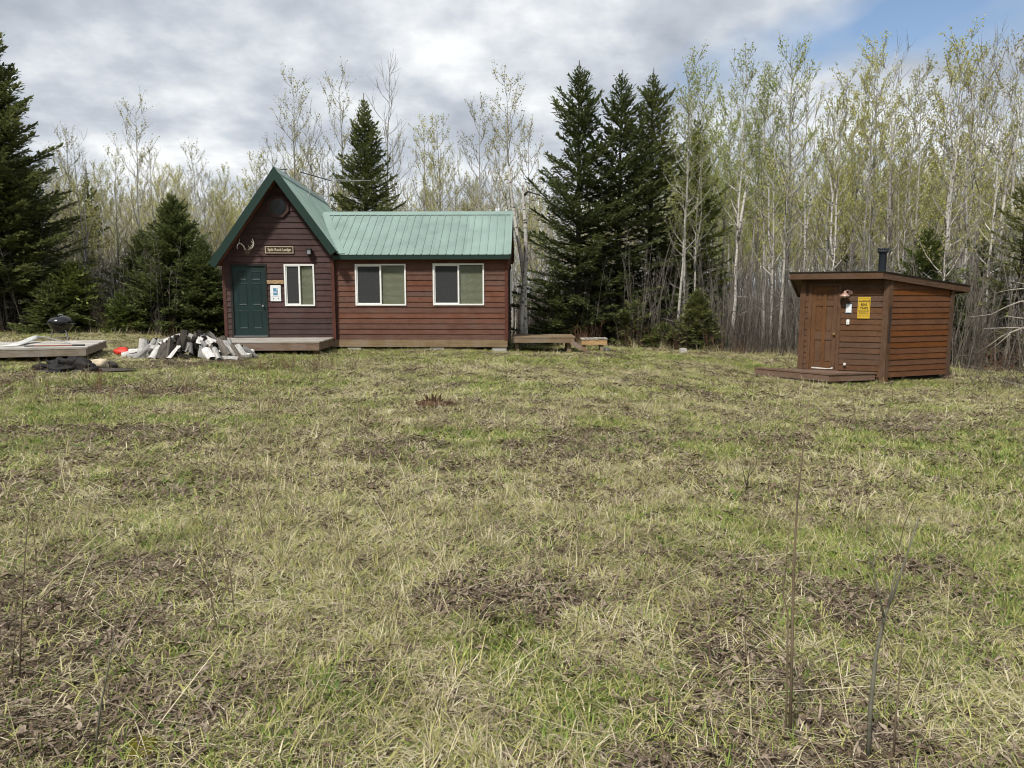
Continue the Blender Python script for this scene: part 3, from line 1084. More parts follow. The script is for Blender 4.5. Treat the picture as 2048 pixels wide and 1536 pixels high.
# front deck of the gable
def deck(name, label, T, u0, u1, v0, v1, top, mat_top, mat_skirt, skirt, bw=.14, along='u', post=True, parent_cat='deck'):
    """boards along u (or v), joist skirts round the rim, posts to the ground"""
    c = T @ Vector(((u0 + u1) / 2, (v0 + v1) / 2, top))
    t = thing(name, label, parent_cat, (c.x, c.y, gz(c.x, c.y)))
    lo, hi = (v0, v1) if along == 'u' else (u0, u1)
    q = lo
    while q < hi - .01:
        e = min(q + bw, hi)
        j = random.uniform(-.004, .004)
        k = random.uniform(-.015, .015)
        if along == 'u':
            MB().box(u0 - .01 + k, u1 + .01 + k, q + .004, e - .004, top - .036 + j, top + j, T).build('deck_board', mat_top, t)
        else:
            MB().box(q + .004, e - .004, v0 - .01 + k, v1 + .01 + k, top - .036 + j, top + j, T).build('deck_board', mat_top, t)
        q = e
    zt = top - .042
    MB().box(u0 + .01, u1 - .01, v0 + .012, v0 + .05, zt - skirt, zt, T).build('rim_joist', mat_skirt, t)
    MB().box(u0 + .01, u0 + .048, v0 + .051, v1 - .051, zt - skirt, zt, T).build('rim_joist', mat_skirt, t)
    MB().box(u1 - .048, u1 - .01, v0 + .051, v1 - .051, zt - skirt, zt, T).build('rim_joist', mat_skirt, t)
    MB().box(u0 + .01, u1 - .01, v1 - .05, v1 - .012, zt - skirt, zt, T).build('rim_joist', mat_skirt, t)
    if post:
        for a in (u0 + .15, u1 - .15):
            for b in (v0 + .2, v1 - .2):
                p = T @ Vector((a, b, 0))
                z0 = gz(p.x, p.y) - T.translation.z - .08
                if z0 < zt - skirt - .01:
                    MB().box(a - .06, a + .06, b - .06, b + .06, z0, zt - skirt - .001, T).build('post', mat_skirt, t)
    return t


deck('front_deck', 'low grey plank deck below the green cabin door', TG, -.05, GW - .06, -2.02, -.06, -.03, 'deck_grey', 'deck_brown', .19)

# things hanging on the gable front
sx0, sz0 = on_wall(TG, 530.5, 506.5, -.05)
sx1, sz1 = on_wall(TG, 586.5, 493.0, -.05)
pS = TG @ Vector(((sx0 + sx1) / 2, -.05, sz0))
ls = thing('name_sign', 'dark wooden sign reading Split Rock Lodge above the cabin window', 'sign', pS)
MB().box(sx0, sx1, -.052, -.028, sz0, sz1, TG).build('board', 'sign_brown', ls)
mb = MB()
bw = .017
for a in ((sx0, sx1, sz0, sz0 + bw), (sx0, sx1, sz1 - bw, sz1), (sx0, sx0 + bw, sz0 + bw, sz1 - bw), (sx1 - bw, sx1, sz0 + bw, sz1 - bw)):
    mb.box(a[0], a[1], -.060, -.053, a[2], a[3], TG)
mb.build('border', 'sign_cream', ls)
mb = MB()
text_mesh('Split Rock Lodge', .118, TG @ Matrix.Translation(((sx0 + sx1) / 2, -.0565, (sz0 + sz1) / 2 + .006)), mb, sx=.80)
mb.build('lettering', 'sign_cream', ls, fixn=False)

# antlers
def wpt(px, py, y):
    x, z = on_wall(TG, px, py, y)
    return TG @ Vector((x, y, z))


pa = wpt(495, 504, -.05)
an = thing('antler_mount', 'pale deer antlers on a dark plaque above the green door', 'antlers', pa)
ax, az = on_wall(TG, 495, 503, -.03)
mb = MB()
shield = [(0, -.13), (.075, -.07), (.095, .02), (.06, .07), (0, .085), (-.06, .07), (-.095, .02), (-.075, -.07)]
mb.extrude([TG @ Vector((ax + x, -.028, az + z)) for x, z in shield], TG.to_3x3() @ Vector((0, -.025, 0)))
mb.build('plaque', 'plaque', an)
mb = MB()
mb.tube([wpt(490.5, 499.5, -.06), wpt(487, 492, -.10), wpt(482.5, 487.5, -.16), wpt(478, 486.8, -.2), wpt(475, 489, -.24), wpt(474, 494, -.28), wpt(475.5, 498.5, -.3)], [.016, .017, .016, .015, .013, .010, .004], 7)
mb.tube([wpt(478.5, 487, -.2), wpt(478.3, 482, -.2), wpt(479.3, 477.5, -.2)], [.011, .008, .003], 6)
mb.build('antler', 'bone', an, smooth=True)
mb = MB()
mb.tube([wpt(497.5, 499.5, -.06), wpt(500.5, 494, -.12), wpt(504.5, 490.5, -.18), wpt(507.5, 488, -.24), wpt(506.8, 482.5, -.26), wpt(504, 477.5, -.27)], [.017, .017, .016, .014, .010, .004], 7)
mb.tube([wpt(507.5, 489.5, -.24), wpt(505, 494.5, -.26), wpt(500.8, 498.5, -.27)], [.013, .012, .006], 6)
mb.tube([wpt(506.5, 487, -.24), wpt(503.5, 484, -.24), wpt(501.8, 481.5, -.24)], [.009, .007, .003], 6)
mb.tube([wpt(499, 496, -.1), wpt(497, 492.5, -.1), wpt(496, 489.5, -.1)], [.009, .007, .003], 6)
mb.build('antler', 'bone', an, smooth=True)

# lamp beside the sign
lx, lz = on_wall(TG, 619, 503, -.06)
lm = thing('wall_lamp', 'small dark square outdoor lamp high on the cabin gable', 'lamp', TG @ Vector((lx, -.06, lz)))
MB().box(lx - .045, lx + .045, -.05, -.028, lz - .10, lz + .10, TG).build('back_plate', 'dark_metal', lm)
mb = MB()
mb.box(lx - .075, lx + .075, -.2, -.051, lz + .055, lz + .075, TG)
mb.box(lx - .062, lx + .062, -.19, -.051, lz - .09, lz - .075, TG)
for q in (-.06, .05):
    for y in (-.19, -.07):
        mb.box(lx + q, lx + q + .01, y, y + .01, lz - .075, lz + .055, TG)
mb.build('cage', 'dark_metal', lm)
MB().box(lx - .048, lx + .048, -.178, -.072, lz - .074, lz + .054, TG).build('lens', 'print_grey', lm)

# notice in a white holder
nx0, nz1 = on_wall(TG, 540, 570.5, -.04)
nx1, nz0 = on_wall(TG, 562.5, 602.5, -.04)
nt = thing('notice_board', 'white notice holder with a blue picture beside the green door', 'notice', TG @ Vector((nx0, -.04, nz0)))
MB().box(nx0, nx1, -.045, -.028, nz0, nz1, TG).build('holder', 'white_paper', nt, bevel=.006)
nw, nh = nx1 - nx0, nz1 - nz0
MB().box(nx0 + nw * .28, nx0 + nw * .7, -.0475, -.0455, nz0 + nh * .38, nz0 + nh * .82, TG).build('picture', 'print_blue', nt)
mb = MB()
mb.box(nx0 + nw * .28, nx0 + nw * .62, -.0495, -.048, nz0 + nh * .50, nz0 + nh * .62, TG)
mb.box(nx0 + nw * .54, nx0 + nw * .69, -.0495, -.048, nz0 + nh * .68, nz0 + nh * .81, TG)
mb.build('picture_sky', 'print_pale', nt)
mb = MB()
for k in range(9):
    mb.box(nx0 + nw * (.14 + .08 * k), nx0 + nw * (.19 + .08 * k), -.0475, -.0455, nz0 + nh * .305, nz0 + nh * .325, TG)
mb.box(nx0 + nw * .24, nx0 + nw * .33, -.0475, -.0455, nz0 + nh * .12, nz0 + nh * .22, TG)
mb.box(nx0 + nw * .68, nx0 + nw * .80, -.0475, -.0455, nz0 + nh * .15, nz0 + nh * .20, TG)
mb.build('print', 'print_grey', nt)
# carved slab above the notice
cx0, cz1 = on_wall(TG, 534, 560, -.04)
cx1, cz0 = on_wall(TG, 567.5, 567.5, -.04)
mb = MB()
n = 9
ring = [(cx0 + (cx1 - cx0) * k / n, cz1 + random.uniform(-.006, .004)) for k in range(n + 1)] + [(cx1 - (cx1 - cx0) * k / n, cz0 + random.uniform(-.012, .008)) for k in range(n + 1)]
mb.extrude([TG @ Vector((x, -.062, z)) for x, z in ring], TG.to_3x3() @ Vector((0, .033, 0)))
tag(mb.build('wood_slab', 'fresh_wood', origin=TG @ Vector((cx0, -.04, cz0))), 'small pale bark-edged wooden slab above the white notice', 'slab')

# television antenna behind the ridge
TY = 23.0
b0, b1 = pt(600, 344, TY), pt(664, 362, TY)
base = Vector((pt(618, 380, TY).x, TY, 0))
tv = thing('antenna', 'thin television antenna on a short mast behind the gable roof', 'antenna', pt(618, 385, TY))
MB().tube([pt(616, 396, TY), pt(628, 352, TY)], .018, 6).build('mast', 'antenna_metal', tv)
MB().tube([b0, b1], .016, 6).build('boom', 'dark_metal', tv)
MB().tube([pt(628, 353, TY), pt(621, 331, TY)], .012, 6).build('element', 'dark_metal', tv)
for k, (qa, qb) in enumerate((((650, 357), (702, 360)), ((655, 360), (742, 361)), ((660, 362.5), (722, 362)), ((640, 355), (668, 357)))):
    MB().tube([pt(*qa, TY - .05), pt(*qb, TY + .7)], .007, 5).build('element', 'antenna_metal', tv)

# side deck, ramp and bench right of the cabin
TS = frame_at((TA @ Vector((AW + .12, .25, 0))), R(-1.0))
deck('side_deck', 'weathered plank deck off the right end of the cabin', TS, .0, 1.83, .0, 1.6, -.03, 'timber', 'timber', .13)
q0, q1 = pt(1141, 676, 21.0), pt(1178, 699, 20.6)
gy = 21.0
pl = thing('ramp', 'short brown wooden ramp leaning against the side deck', 'ramp', (q1.x, 20.8, gz(q1.x, 20.8)))
for k in range(3):
    y = 20.98 + k * .24
    a, b = pt(1141, 677, 20.98), pt(1178, 700, 20.98)
    mb = MB()
    mb.hexa([(a.x, y, a.z - .17), (b.x, y, gz(b.x, y) - .01), (b.x, y + .22, gz(b.x, y) - .01), (a.x, y + .22, a.z - .17), (a.x, y, a.z), (b.x + .05, y, gz(b.x, y) + .04), (b.x + .05, y + .22, gz(b.x, y) + .04), (a.x, y + .22, a.z)])
    mb.build('plank', 'deck_brown', pl)
c0, c1 = pt(1162, 677, 21.6), pt(1216, 677, 21.6)
TB = frame_at((c0.x, 21.6, c0.z), 0)
bw_ = c1.x - c0.x
bench = thing('bench', 'low pale wooden bench at the end of the side deck', 'bench', ((c0.x + c1.x) / 2, 21.9, gz(c0.x, 21.9)))
for k in range(6):
    a = bw_ * k / 6
    MB().box(a + .012, a + bw_ / 6 - .012, 0, .5, -.035 + random.uniform(-.005, .012), .0 + random.uniform(.0, .014), TB).build('slat', 'deck_grey', bench)
MB().box(.02, bw_ - .02, .02, .06, -.19, -.037, TB).build('apron', 'fresh_wood', bench)
MB().box(.02, bw_ - .02, .44, .48, -.19, -.037, TB).build('apron', 'timber', bench)
for a in (.05, bw_ - .22):
    for b in (.065, .36):
        g_ = gz(c0.x + a, 21.6 + b) - c0.z - .03
        MB().box(a, a + .1, b, b + .07, g_, -.04, TB).build('leg', 'timber', bench)

# ------------------------------------------------------------------ sauna shed
SHF = -.13                                     # its floor level
sR = Vector((pt(1770, 700, 16.8).x, 16.8, 0))
fd = Vector((math.cos(R(-25)), math.sin(R(-25)), 0))
sd = Vector((math.cos(R(22)), math.sin(R(22)), 0))


def hit_line(p, d, px):
    k = (px - 1024) / F * 1.003
    # p + d*s with x = k*(y/cos..): solve on the ground plan
    return p + d * ((k * p.y - p.x) / (d.x - k * d.y))


sL = hit_line(sR, fd, 1597)
sB = hit_line(sR, sd, 1896)
n_f = Vector((-fd.y, fd.x, 0))                 # into the shed from the front
n_s = Vector((-sd.y, sd.x, 0))
sD = sL + n_f * 2.3
sE = sB + n_s * 1.7
foot = [sL, sR, sB, sE, sD]
cen = sum(foot, Vector()) / 5
shed = thing('sauna_shed', 'small brown board-sided shed with slanted roof and black stovepipe', 'shed', (cen.x, cen.y, gz(cen.x, cen.y)))
TOP0, SL_K = 1.6 + (595 - 559) * 16.8 / F, .145


def shed_top(p):
    return TOP0 - SL_K * max(0.0, (p - sR).dot(n_f))


def wall_frame(a, b):
    return frame_at((a.x, a.y, 0), math.atan2(b.y - a.y, b.x - a.x))


TF, TSD = wall_frame(sL, sR), wall_frame(sR, sB)
fl, sl_ = (sR - sL).length, (sB - sR).length
BASE = SHF - .12
# core
mb = MB()
for a, b in zip(foot, foot[1:] + foot[:1]):
    Tw = wall_frame(a, b)
    L = (b - a).length
    mb2 = MB()
    za, zb = shed_top(a) - .02, shed_top(b) - .02
    mb2.hexa([Tw @ Vector(q) for q in ((.05, .05, BASE), (L - .05, .05, BASE), (L - .05, .12, BASE), (.05, .12, BASE), (.05, .05, za), (L - .05, .05, zb), (L - .05, .12, zb), (.05, .12, za))])
    mb2.build('wall', 'shed_side', shed)
sdx0, sdz1 = on_wall(TF, 1619, 566)
sdx1, _ = on_wall(TF, 1685, 566)
SDOOR = (sdx0, sdx1, SHF - .3, shed_top(sL) + .3)
siding(shed, TF, BASE, shed_top(sL) - .01, .136, lambda w: (.1, fl - .10), [SDOOR], 'shed_siding', pb=.02, ptop=.004)


def side_lim(w):
    # the side wall follows the falling roof
    za, zb = shed_top(sR), shed_top(sB)
    if w <= zb:
        return (.10, sl_ - .09)
    k = (za - w) / max(za - zb, 1e-4)
    return (.10, max(.12, min(sl_ - .09, sl_ * k)))


siding(shed, TSD, BASE, shed_top(sR) - .02, .136, side_lim, [], 'shed_side', pb=.02, ptop=.004)
# corner posts
for (T_, a, b, zt) in ((TF, -.02, .10, shed_top(sL)), (TF, fl - .10, fl + .02, shed_top(sR)), (TSD, .002, .10, shed_top(sR)), (TSD, sl_ - .09, sl_ + .02, shed_top(sB))):
    MB().box(a, b, -.045, .04, BASE - .1, zt - .012, T_).build('corner_post', 'shed_trim', shed)
# gap and strip on the side corner
hx, hz1 = on_wall(TSD, 1776, 612, -.05)
_, hz0 = on_wall(TSD, 1776, 685, -.05)
MB().box(.03, .055, -.062, -.046, hz0, hz1, TSD).build('pull_bar', 'dark_metal', shed)
# door
dz_top = on_wall(TF, 1650, 573)[1]
jw = .075
for a, b in ((SDOOR[0], SDOOR[0] + jw), (SDOOR[1] - jw, SDOOR[1])):
    MB().box(a, b, -.035, .048, SHF - .02, dz_top + jw, TF).build('door_jamb', 'shed_trim', shed)
MB().box(SDOOR[0] + jw + .001, SDOOR[1] - jw - .001, -.034, .048, dz_top, dz_top + jw, TF).build('door_head', 'shed_trim', shed)
MB().box(SDOOR[0], SDOOR[1], -.01, .048, dz_top + jw + .001, shed_top(sL) - .01, TF).build('panel_above_door', 'shed_siding', shed)
q0, q1, q2, q3 = SDOOR[0] + jw + .004, SDOOR[1] - jw - .004, SHF + .02, dz_top - .004
sdoor = MB().box(q0, q1, .012, .048, q2, q3, TF).build('door', 'shed_door', shed)
sdoor['label'] = 'brown wooden six-panel door with a pale scuffed bottom edge'
qw, qh = q1 - q0, q3 - q2
# stiles and rails stand proud of the panels
for a, b in ((0, .17), (.43, .57), (.83, 1.0)):
    MB().box(q0 + qw * a, q0 + qw * b, -.012, .011, q2, q3, TF).build('stile', 'shed_door', sdoor)
for c, d in ((0, .09), (.36, .46), (.77, .835), (.93, 1.0)):
    for a, b in ((.17, .43), (.57, .83)):
        MB().box(q0 + qw * a + .001, q0 + qw * b - .001, -.0105, .011, q2 + qh * c + .001, q2 + qh * d - .001, TF).build('rail', 'shed_door', sdoor)
for c, d in ((.09, .36), (.46, .77), (.835, .93)):
    for a, b in ((.17, .43), (.57, .83)):
        MB().box(q0 + qw * a + .02, q0 + qw * b - .02, .002, .0112, q2 + qh * c + .02, q2 + qh * d - .02, TF).build('panel', 'shed_door', sdoor)
mb = MB()
pts_ = [(.1, .035), (.35, .030), (.55, .022), (.8, .016), (.93, .05), (.93, .0), (.6, -.004), (.1, .004)]
mb.extrude([TF @ Vector((q0 + qw * x, -.016, q2 + .012 + z)) for x, z in pts_], TF.to_3x3() @ Vector((0, .003, 0)))
mb.build('scuffed_edge', 'white_plastic', sdoor)
kx, kz = on_wall(TF, 1669, 668)
MB().lathe([(.012, 0), (.013, .03), (.027, .04), (.028, .055), (.015, .068)], 12, TF @ Matrix.Translation((q1 - qw * .09, -.012, kz)) @ Matrix.Rotation(R(90), 4, 'X')).build('door_knob', 'brass', sdoor, smooth=True)
MB().box(SDOOR[0] + jw, SDOOR[1] - jw, -.05, .04, SHF - .02, SHF + .015, TF).build('threshold', 'shed_trim', shed)
# roof: one sloping slab on five sides
def off_poly(foot, offs):
    n = len(foot)
    out = []
    lines = []
    for i in range(n):
        a, b = foot[i], foot[(i + 1) % n]
        d = (b - a).normalized()
        nn = Vector((d.y, -d.x, 0))
        lines.append((a + nn * offs[i], d))
    for i in range(n):
        p, d = lines[i - 1]
        q, e = lines[i]
        den = d.x * e.y - d.y * e.x
        k = ((q.x - p.x) * e.y - (q.y - p.y) * e.x) / den
        out.append(p + d * k)
    return out


rp = off_poly(foot, [.26, .06, .42, .3, .22])


def rz(p, h):
    return Vector((p.x, p.y, TOP0 - SL_K * (p - sR).dot(n_f) + h))


mb = MB()
n = 5
vs = [rz(p, .0) for p in rp] + [rz(p, .10) for p in rp]
mb.add(vs, [tuple(reversed(range(n))), tuple(range(n, 2 * n))] + [(i, (i + 1) % n, n + (i + 1) % n, n + i) for i in range(n)])
mb.build('roof_deck', 'shed_trim', shed)
rq = off_poly(foot, [.30, .10, .46, .34, .26])
rq2 = off_poly(foot, [.262, .062, .422, .302, .222])
for i in range(5):
    a, b, c, d = rq[i], rq[(i + 1) % 5], rq2[(i + 1) % 5], rq2[i]
    MB().hexa([rz(a, -.035), rz(b, -.035), rz(c, -.035), rz(d, -.035), rz(a, .115), rz(b, .115), rz(c, .115), rz(d, .115)]).build('fascia_board', 'shed_trim', shed)
rt = off_poly(foot, [.32, .12, .48, .36, .28])
mb = MB()
vs = [rz(p, .117) for p in rt] + [rz(p, .135) for p in rt]
mb.add(vs, [tuple(reversed(range(n))), tuple(range(n, 2 * n))] + [(i, (i + 1) % n, n + (i + 1) % n, n + i) for i in range(n)])
mb.build('roof_felt', 'roof_felt', shed)
# stovepipe
pp = pt(1764, 544, 18.0)
zr = rz(Vector((pp.x, pp.y, 0)), .13).z
zt = pt(1764, 496, 18.0).z
Tp = Matrix.Translation((pp.x, pp.y, 0))
pipe = MB().lathe([(.088, zr - .05), (.088, zt - .12), (.1, zt - .1)], 18, Tp).build('stovepipe', 'stove_pipe', shed, smooth=True)
mb = MB()
for k in range(14):
    a = 2 * math.pi * k / 14
    c, s = math.cos(a), math.sin(a)
    mb.tube([Vector((pp.x + .105 * c, pp.y + .105 * s, zt - .12)), Vector((pp.x + .125 * c, pp.y + .125 * s, zt + .0))], .010, 4)
mb.lathe([(.11, zt - .105), (.13, zt - .1), (.13, zt - .07), (.11, zt - .065)], 18, Tp)
mb.lathe([(.115, zt - .045), (.115, zt - .02), (.02, zt - .0)], 18, Tp)
mb.build('pipe_cap', 'stove_pipe', pipe, smooth=True)
MB().lathe([(.14, zr - .06), (.135, zr + .02), (.1, zr + .055), (.092, zr + .07)], 18, Tp).build('collar', 'grey_metal', pipe, smooth=True)
# beam under the shed
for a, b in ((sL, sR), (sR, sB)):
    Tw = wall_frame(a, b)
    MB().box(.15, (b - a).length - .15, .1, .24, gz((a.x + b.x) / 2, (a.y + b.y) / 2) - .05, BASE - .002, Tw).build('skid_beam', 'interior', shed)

# shed deck: boards clipped to a wedge-shaped plan
pA, pB, pC = ray_z(1507, 734, SHF), ray_z(1660, 747.5, SHF), sR - fd * .14 - n_f * .05
pL = sL - n_f * .05
pX = pL + (pA - pL) * .12 + n_f * .35
sdeck = thing('shed_deck', 'low wedge-shaped brown plank deck in front of the shed door', 'deck', (pB.x - .3, pB.y + .5, gz(pB.x, pB.y)))


def clip(poly, a, nrm):
    out = []
    for i in range(len(poly)):
        p, q = poly[i], poly[(i + 1) % len(poly)]
        dp, dq = (p - a).dot(nrm), (q - a).dot(nrm)
        if dp >= 0:
            out.append(p)
        if dp * dq < 0:
            out.append(p + (q - p) * (dp / (dp - dq)))
    return out


plan = [Vector((p.x, p.y, 0)) for p in (pA, pB, pC, pL)]
e1 = (plan[1] - plan[0]).normalized()
e2 = Vector((-e1.y, e1.x, 0))
q = 0.0
while q < 2.2:
    pc = clip(plan, plan[0] + e2 * (q + .004), e2)
    pc = clip(pc, plan[0] + e2 * (q + .141), -e2) if len(pc) > 2 else []
    if len(pc) > 2:
        MB().extrude([p + Vector((0, 0, SHF - .036)) for p in pc], (0, 0, .034 + random.uniform(0, .004))).build('deck_board', 'shed_deck', sdeck)
    q += .145
for a, b in ((plan[0], plan[1]), (plan[1], plan[2])):
    Tw = wall_frame(a, b)
    L = (b - a).length
    MB().box(.02, L - .03, .02, .06, SHF - .185, SHF - .04, Tw).build('rim_joist', 'shed_deck', sdeck)
for k in (.12, .5, .88):
    p = plan[0].lerp(plan[1], k) + e2 * .22
    MB().box(p.x - .09, p.x + .09, p.y - .09, p.y + .09, gz(p.x, p.y) - .06, SHF - .187, None).build('support_block', 'concrete', sdeck)

# things on the shed front
def fpt(px, py, y):
    x, z = on_wall(TF, px, py, y)
    return x, z


x0, z1 = fpt(1716.5, 594, -.03)
x1, z0 = fpt(1739, 637, -.03)
ws = thing('warning_sign', 'yellow warning sign about bear traps on the shed wall', 'sign', TF @ Vector(((x0 + x1) / 2, -.03, z0)))
MB().box(x0, x1, -.030, -.021, z0, z1, TF).build('plate', 'sign_yellow', ws)
mb = MB()
w_, h_ = x1 - x0, z1 - z0
cx = (x0 + x1) / 2
bt = .004
for a in ((x0 + .015, x1 - .015, z0 + .035, z0 + .035 + bt), (x0 + .015, x1 - .015, z1 - .035 - bt, z1 - .035), (x0 + .015, x0 + .015 + bt, z0 + .04, z1 - .04), (x1 - .015 - bt, x1 - .015, z0 + .04, z1 - .04)):
    mb.box(a[0], a[1], -.0325, -.031, a[2], a[3], TF)
for s_, zz, size in (('WARNING', .80, .066), ('BEAR', .64, .082), ('TRAPS', .48, .082)):
    text_mesh(s_, size, TF @ Matrix.Translation((cx, -.0335, z0 + h_ * zz)), mb, depth=.001, sx=.72)
for zz, hw in ((.35, .40), (.255, .36), (.16, .38)):
    x = cx - w_ * hw
    while x < cx + w_ * hw:
        l = random.uniform(.012, .03)
        mb.box(x, min(x + l, cx + w_ * hw), -.0335, -.031, z0 + h_ * zz - (.011 if zz > .2 else .006), z0 + h_ * zz + (.011 if zz > .2 else .006), TF)
        x += l + .008
mb.build('lettering', 'sign_black', ws, fixn=False)
x0, z1 = fpt(1692, 606, -.03)
x1, z0 = fpt(1703, 626, -.03)
th = thing('wall_thermometer', 'small pale card with a dark header on the shed wall', 'card', TF @ Vector((x0, -.03, z0)))
MB().box(x0, x1, -.028, -.021, z0, z1 - .02, TF).build('card', 'print_pale', th)
MB().box(x0 + .012, x1 - .012, -.0305, -.0285, z0 + .02, z1 - .05, TF).build('face', 'white_paper', th)
MB().box(x0 - .003, x1 + .003, -.031, -.021, z1 - .018, z1 + .005, TF).build('header', 'dark_metal', th)
x0, z1 = fpt(1693, 639, -.03)
x1, z0 = fpt(1698.5, 649, -.03)
sw = thing('switch_box', 'small white switch box on the shed wall below the card', 'switch', TF @ Vector((x0, -.03, z0)))
MB().box(x0, x1, -.045, -.021, z0, z1, TF).build('housing', 'white_vinyl', sw, bevel=.004)
MB().box((x0 + x1) / 2 - .008, (x0 + x1) / 2 + .008, -.055, -.0455, z0 + .03, z0 + .055, TF).build('toggle', 'print_grey', sw)
x0, z0 = fpt(1689, 728, -.03)
ou = thing('wall_tap', 'small pale tap low on the shed wall beside the door', 'tap', TF @ Vector((x0, -.03, z0)))
MB().lathe([(.03, 0), (.03, .012), (.012, .016), (.012, .06)], 12, TF @ Matrix.Translation((x0, -.019, z0)) @ Matrix.Rotation(R(90), 4, 'X')).build('body', 'grey_metal', ou, smooth=True)
MB().lathe([(.028, .05), (.034, .058), (.028, .066)], 12, TF @ Matrix.Translation((x0, -.021, z0)) @ Matrix.Rotation(R(90), 4, 'X')).build('wheel', 'white_plastic', ou, smooth=True)
# barn lamp
lx, lz = fpt(1690, 588, -.14)
lp = thing('barn_lamp', 'pinkish metal barn lamp on a bent arm beside the shed door', 'lamp', TF @ Vector((lx, -.14, lz)))
ax_, az_ = fpt(1701, 585, -.03)
MB().lathe([(.05, 0), (.05, .015), (.02, .03)], 14, TF @ Matrix.Translation((ax_, -.02, az_)) @ Matrix.Rotation(R(90), 4, 'X')).build('wall_plate', 'copper_pink', lp, smooth=True)
MB().tube([TF @ Vector(p) for p in ((ax_, -.045, az_), (ax_ - .01, -.1, az_ + .03), ((ax_ + lx) / 2, -.14, az_ + .055), (lx + .02, -.14, lz + .07), (lx, -.14, lz + .05))], .010, 6).build('arm', 'copper_pink', lp, smooth=True)
MB().lathe([(.016, .075), (.03, .06), (.032, .03), (.05, .015), (.105, -.035), (.112, -.05), (.106, -.05), (.095, -.036), (.03, .005)], 20, TF @ Matrix.Translation((lx, -.14, lz))).build('shade', 'copper_pink', lp, smooth=True)
MB().lathe([(.02, .0), (.03, -.04), (.03, -.07), (.012, -.09)], 12, TF @ Matrix.Translation((lx, -.14, lz))).build('bulb_glass', 'white_plastic', lp, smooth=True)

# ------------------------------------------------------------------ left platform, grill, shovel
TPL = frame_at((pt(172, 694, 16.2).x, 16.2, pt(172, 694, 16.2).z), R(21))
PTOP = TPL.translation.z
deck('tent_platform', 'low grey plank platform beside the fire pit at the left', TPL, -4.6, 0, 0, 2.9, 0, 'platform_grey', 'platform_skirt', .15, along='u', post=True, parent_cat='platform')

gp = at_y(118, 19.4)
gp.z = gz(gp.x, gp.y)
ktop = pt(118, 631, 19.4).z
grill = thing('kettle_grill', 'black kettle grill on thin legs behind the plank platform', 'grill', gp)
kr = .30
Tk = Matrix.Translation((gp.x, gp.y, 0))
kz = pt(118, 645, 19.4).z
MB().lathe([(.02, kz - .30), (.12, kz - .275), (.22, kz - .19), (.28, kz - .075), (.297, kz - .008), (.285, kz - .008)], 26, Tk).build('bowl', 'black_enamel', grill, smooth=True)
lid = MB().lathe([(.305, kz - .004), (.307, kz + .008), (.295, kz + .05), (.24, kz + .12), (.15, kz + .165), (.05, kz + .182), (.01, kz + .184)], 26, Tk).build('lid', 'black_enamel', grill, smooth=True)
MB().tube([(gp.x - .06, gp.y, kz + .18), (gp.x - .05, gp.y, kz + .215), (gp.x + .05, gp.y, kz + .215), (gp.x + .06, gp.y, kz + .18)], .012, 6).build('lid_handle', 'grey_metal', lid, smooth=True)
MB().lathe([(.035, kz + .172), (.035, kz + .18), (.01, kz + .183)], 10, Matrix.Translation((gp.x + .08, gp.y - .1, -.012))).build('lid_vent', 'grey_metal', lid, smooth=True)
for a, up in ((R(200), 1), (R(330), 1), (R(90), 1)):
    c, s = math.cos(a), math.sin(a)
    x, y = gp.x + .34 * c, gp.y + .34 * s
    MB().tube([(gp.x + .19 * c, gp.y + .19 * s, kz - .17), (x, y, gz(x, y))], .013, 6).build('leg', 'grey_metal', grill)
for s in (-1, 1):
    MB().tube([(gp.x + s * .3, gp.y - .07, kz - .03), (gp.x + s * .37, gp.y - .06, kz - .035), (gp.x + s * .37, gp.y + .06, kz - .035), (gp.x + s * .3, gp.y + .07, kz - .03)], .011, 6).build('side_handle', 'dark_metal', grill)
x, y = gp.x, gp.y
MB().lathe([(.02, 0), (.13, .01), (.15, .022)], 16, Matrix.Translation((x, y, kz - .42))).build('ash_pan', 'grey_metal', grill, smooth=True)
for s in (-1, 1):
    MB().tube([(x, y, kz - .4), (x + s * .24, y - .08, kz - .42)], .006, 4).build('pan_wire', 'grey_metal', grill)


def plat(px, py, h=0.0):
    return ray_z(px, py, PTOP + h)


# snow scoop: pale curved blade and a shaft
sc0 = plat(40, 690)
scoop = thing('snow_shovel', 'pale scoop shovel lying on the left plank platform', 'shovel', sc0)
a0, a1 = plat(20, 693), plat(72, 684)
ax_d = (a1 - a0)
ax_d.z = 0
axl = ax_d.length
ax_d.normalize()
sd_ = Vector((-ax_d.y, ax_d.x, 0))
mb = MB()
vs, fs = [], []
for i in range(7):
    k = i / 6
    for j in range(5):
        m_ = (j - 2) / 2
        w_ = .16 * (1 - .35 * k)
        h = .012 + .10 * k ** 1.5 + .05 * (1 - m_ * m_) * k
        p = a0 + ax_d * (axl * k) + sd_ * (m_ * w_)
        vs.append(Vector((p.x, p.y, PTOP + h)))
for i in range(6):
    for j in range(4):
        fs.append((i * 5 + j, i * 5 + j + 1, (i + 1) * 5 + j + 1, (i + 1) * 5 + j))
mb.add(vs, fs)
bl = mb.build('blade', 'white_plastic', scoop, smooth=True, fixn=False)
sm = bl.modifiers.new('thickness', 'SOLIDIFY')
sm.thickness = .006
e = plat(140, 688.5)
MB().tube([vs[-3] + Vector((0, 0, -.01)), vs[-3].lerp(e, .3) + Vector((0, 0, .02)), Vector((e.x, e.y, PTOP + .02))], .014, 6).build('shaft', 'grey_metal', scoop, smooth=True)
p0, p1 = plat(42, 693.5), plat(170, 691.5)
pole = thing('poker_pole', 'long reddish pole with black ends lying along the platform edge', 'pole', p0)
hh = Vector((0, 0, .016))
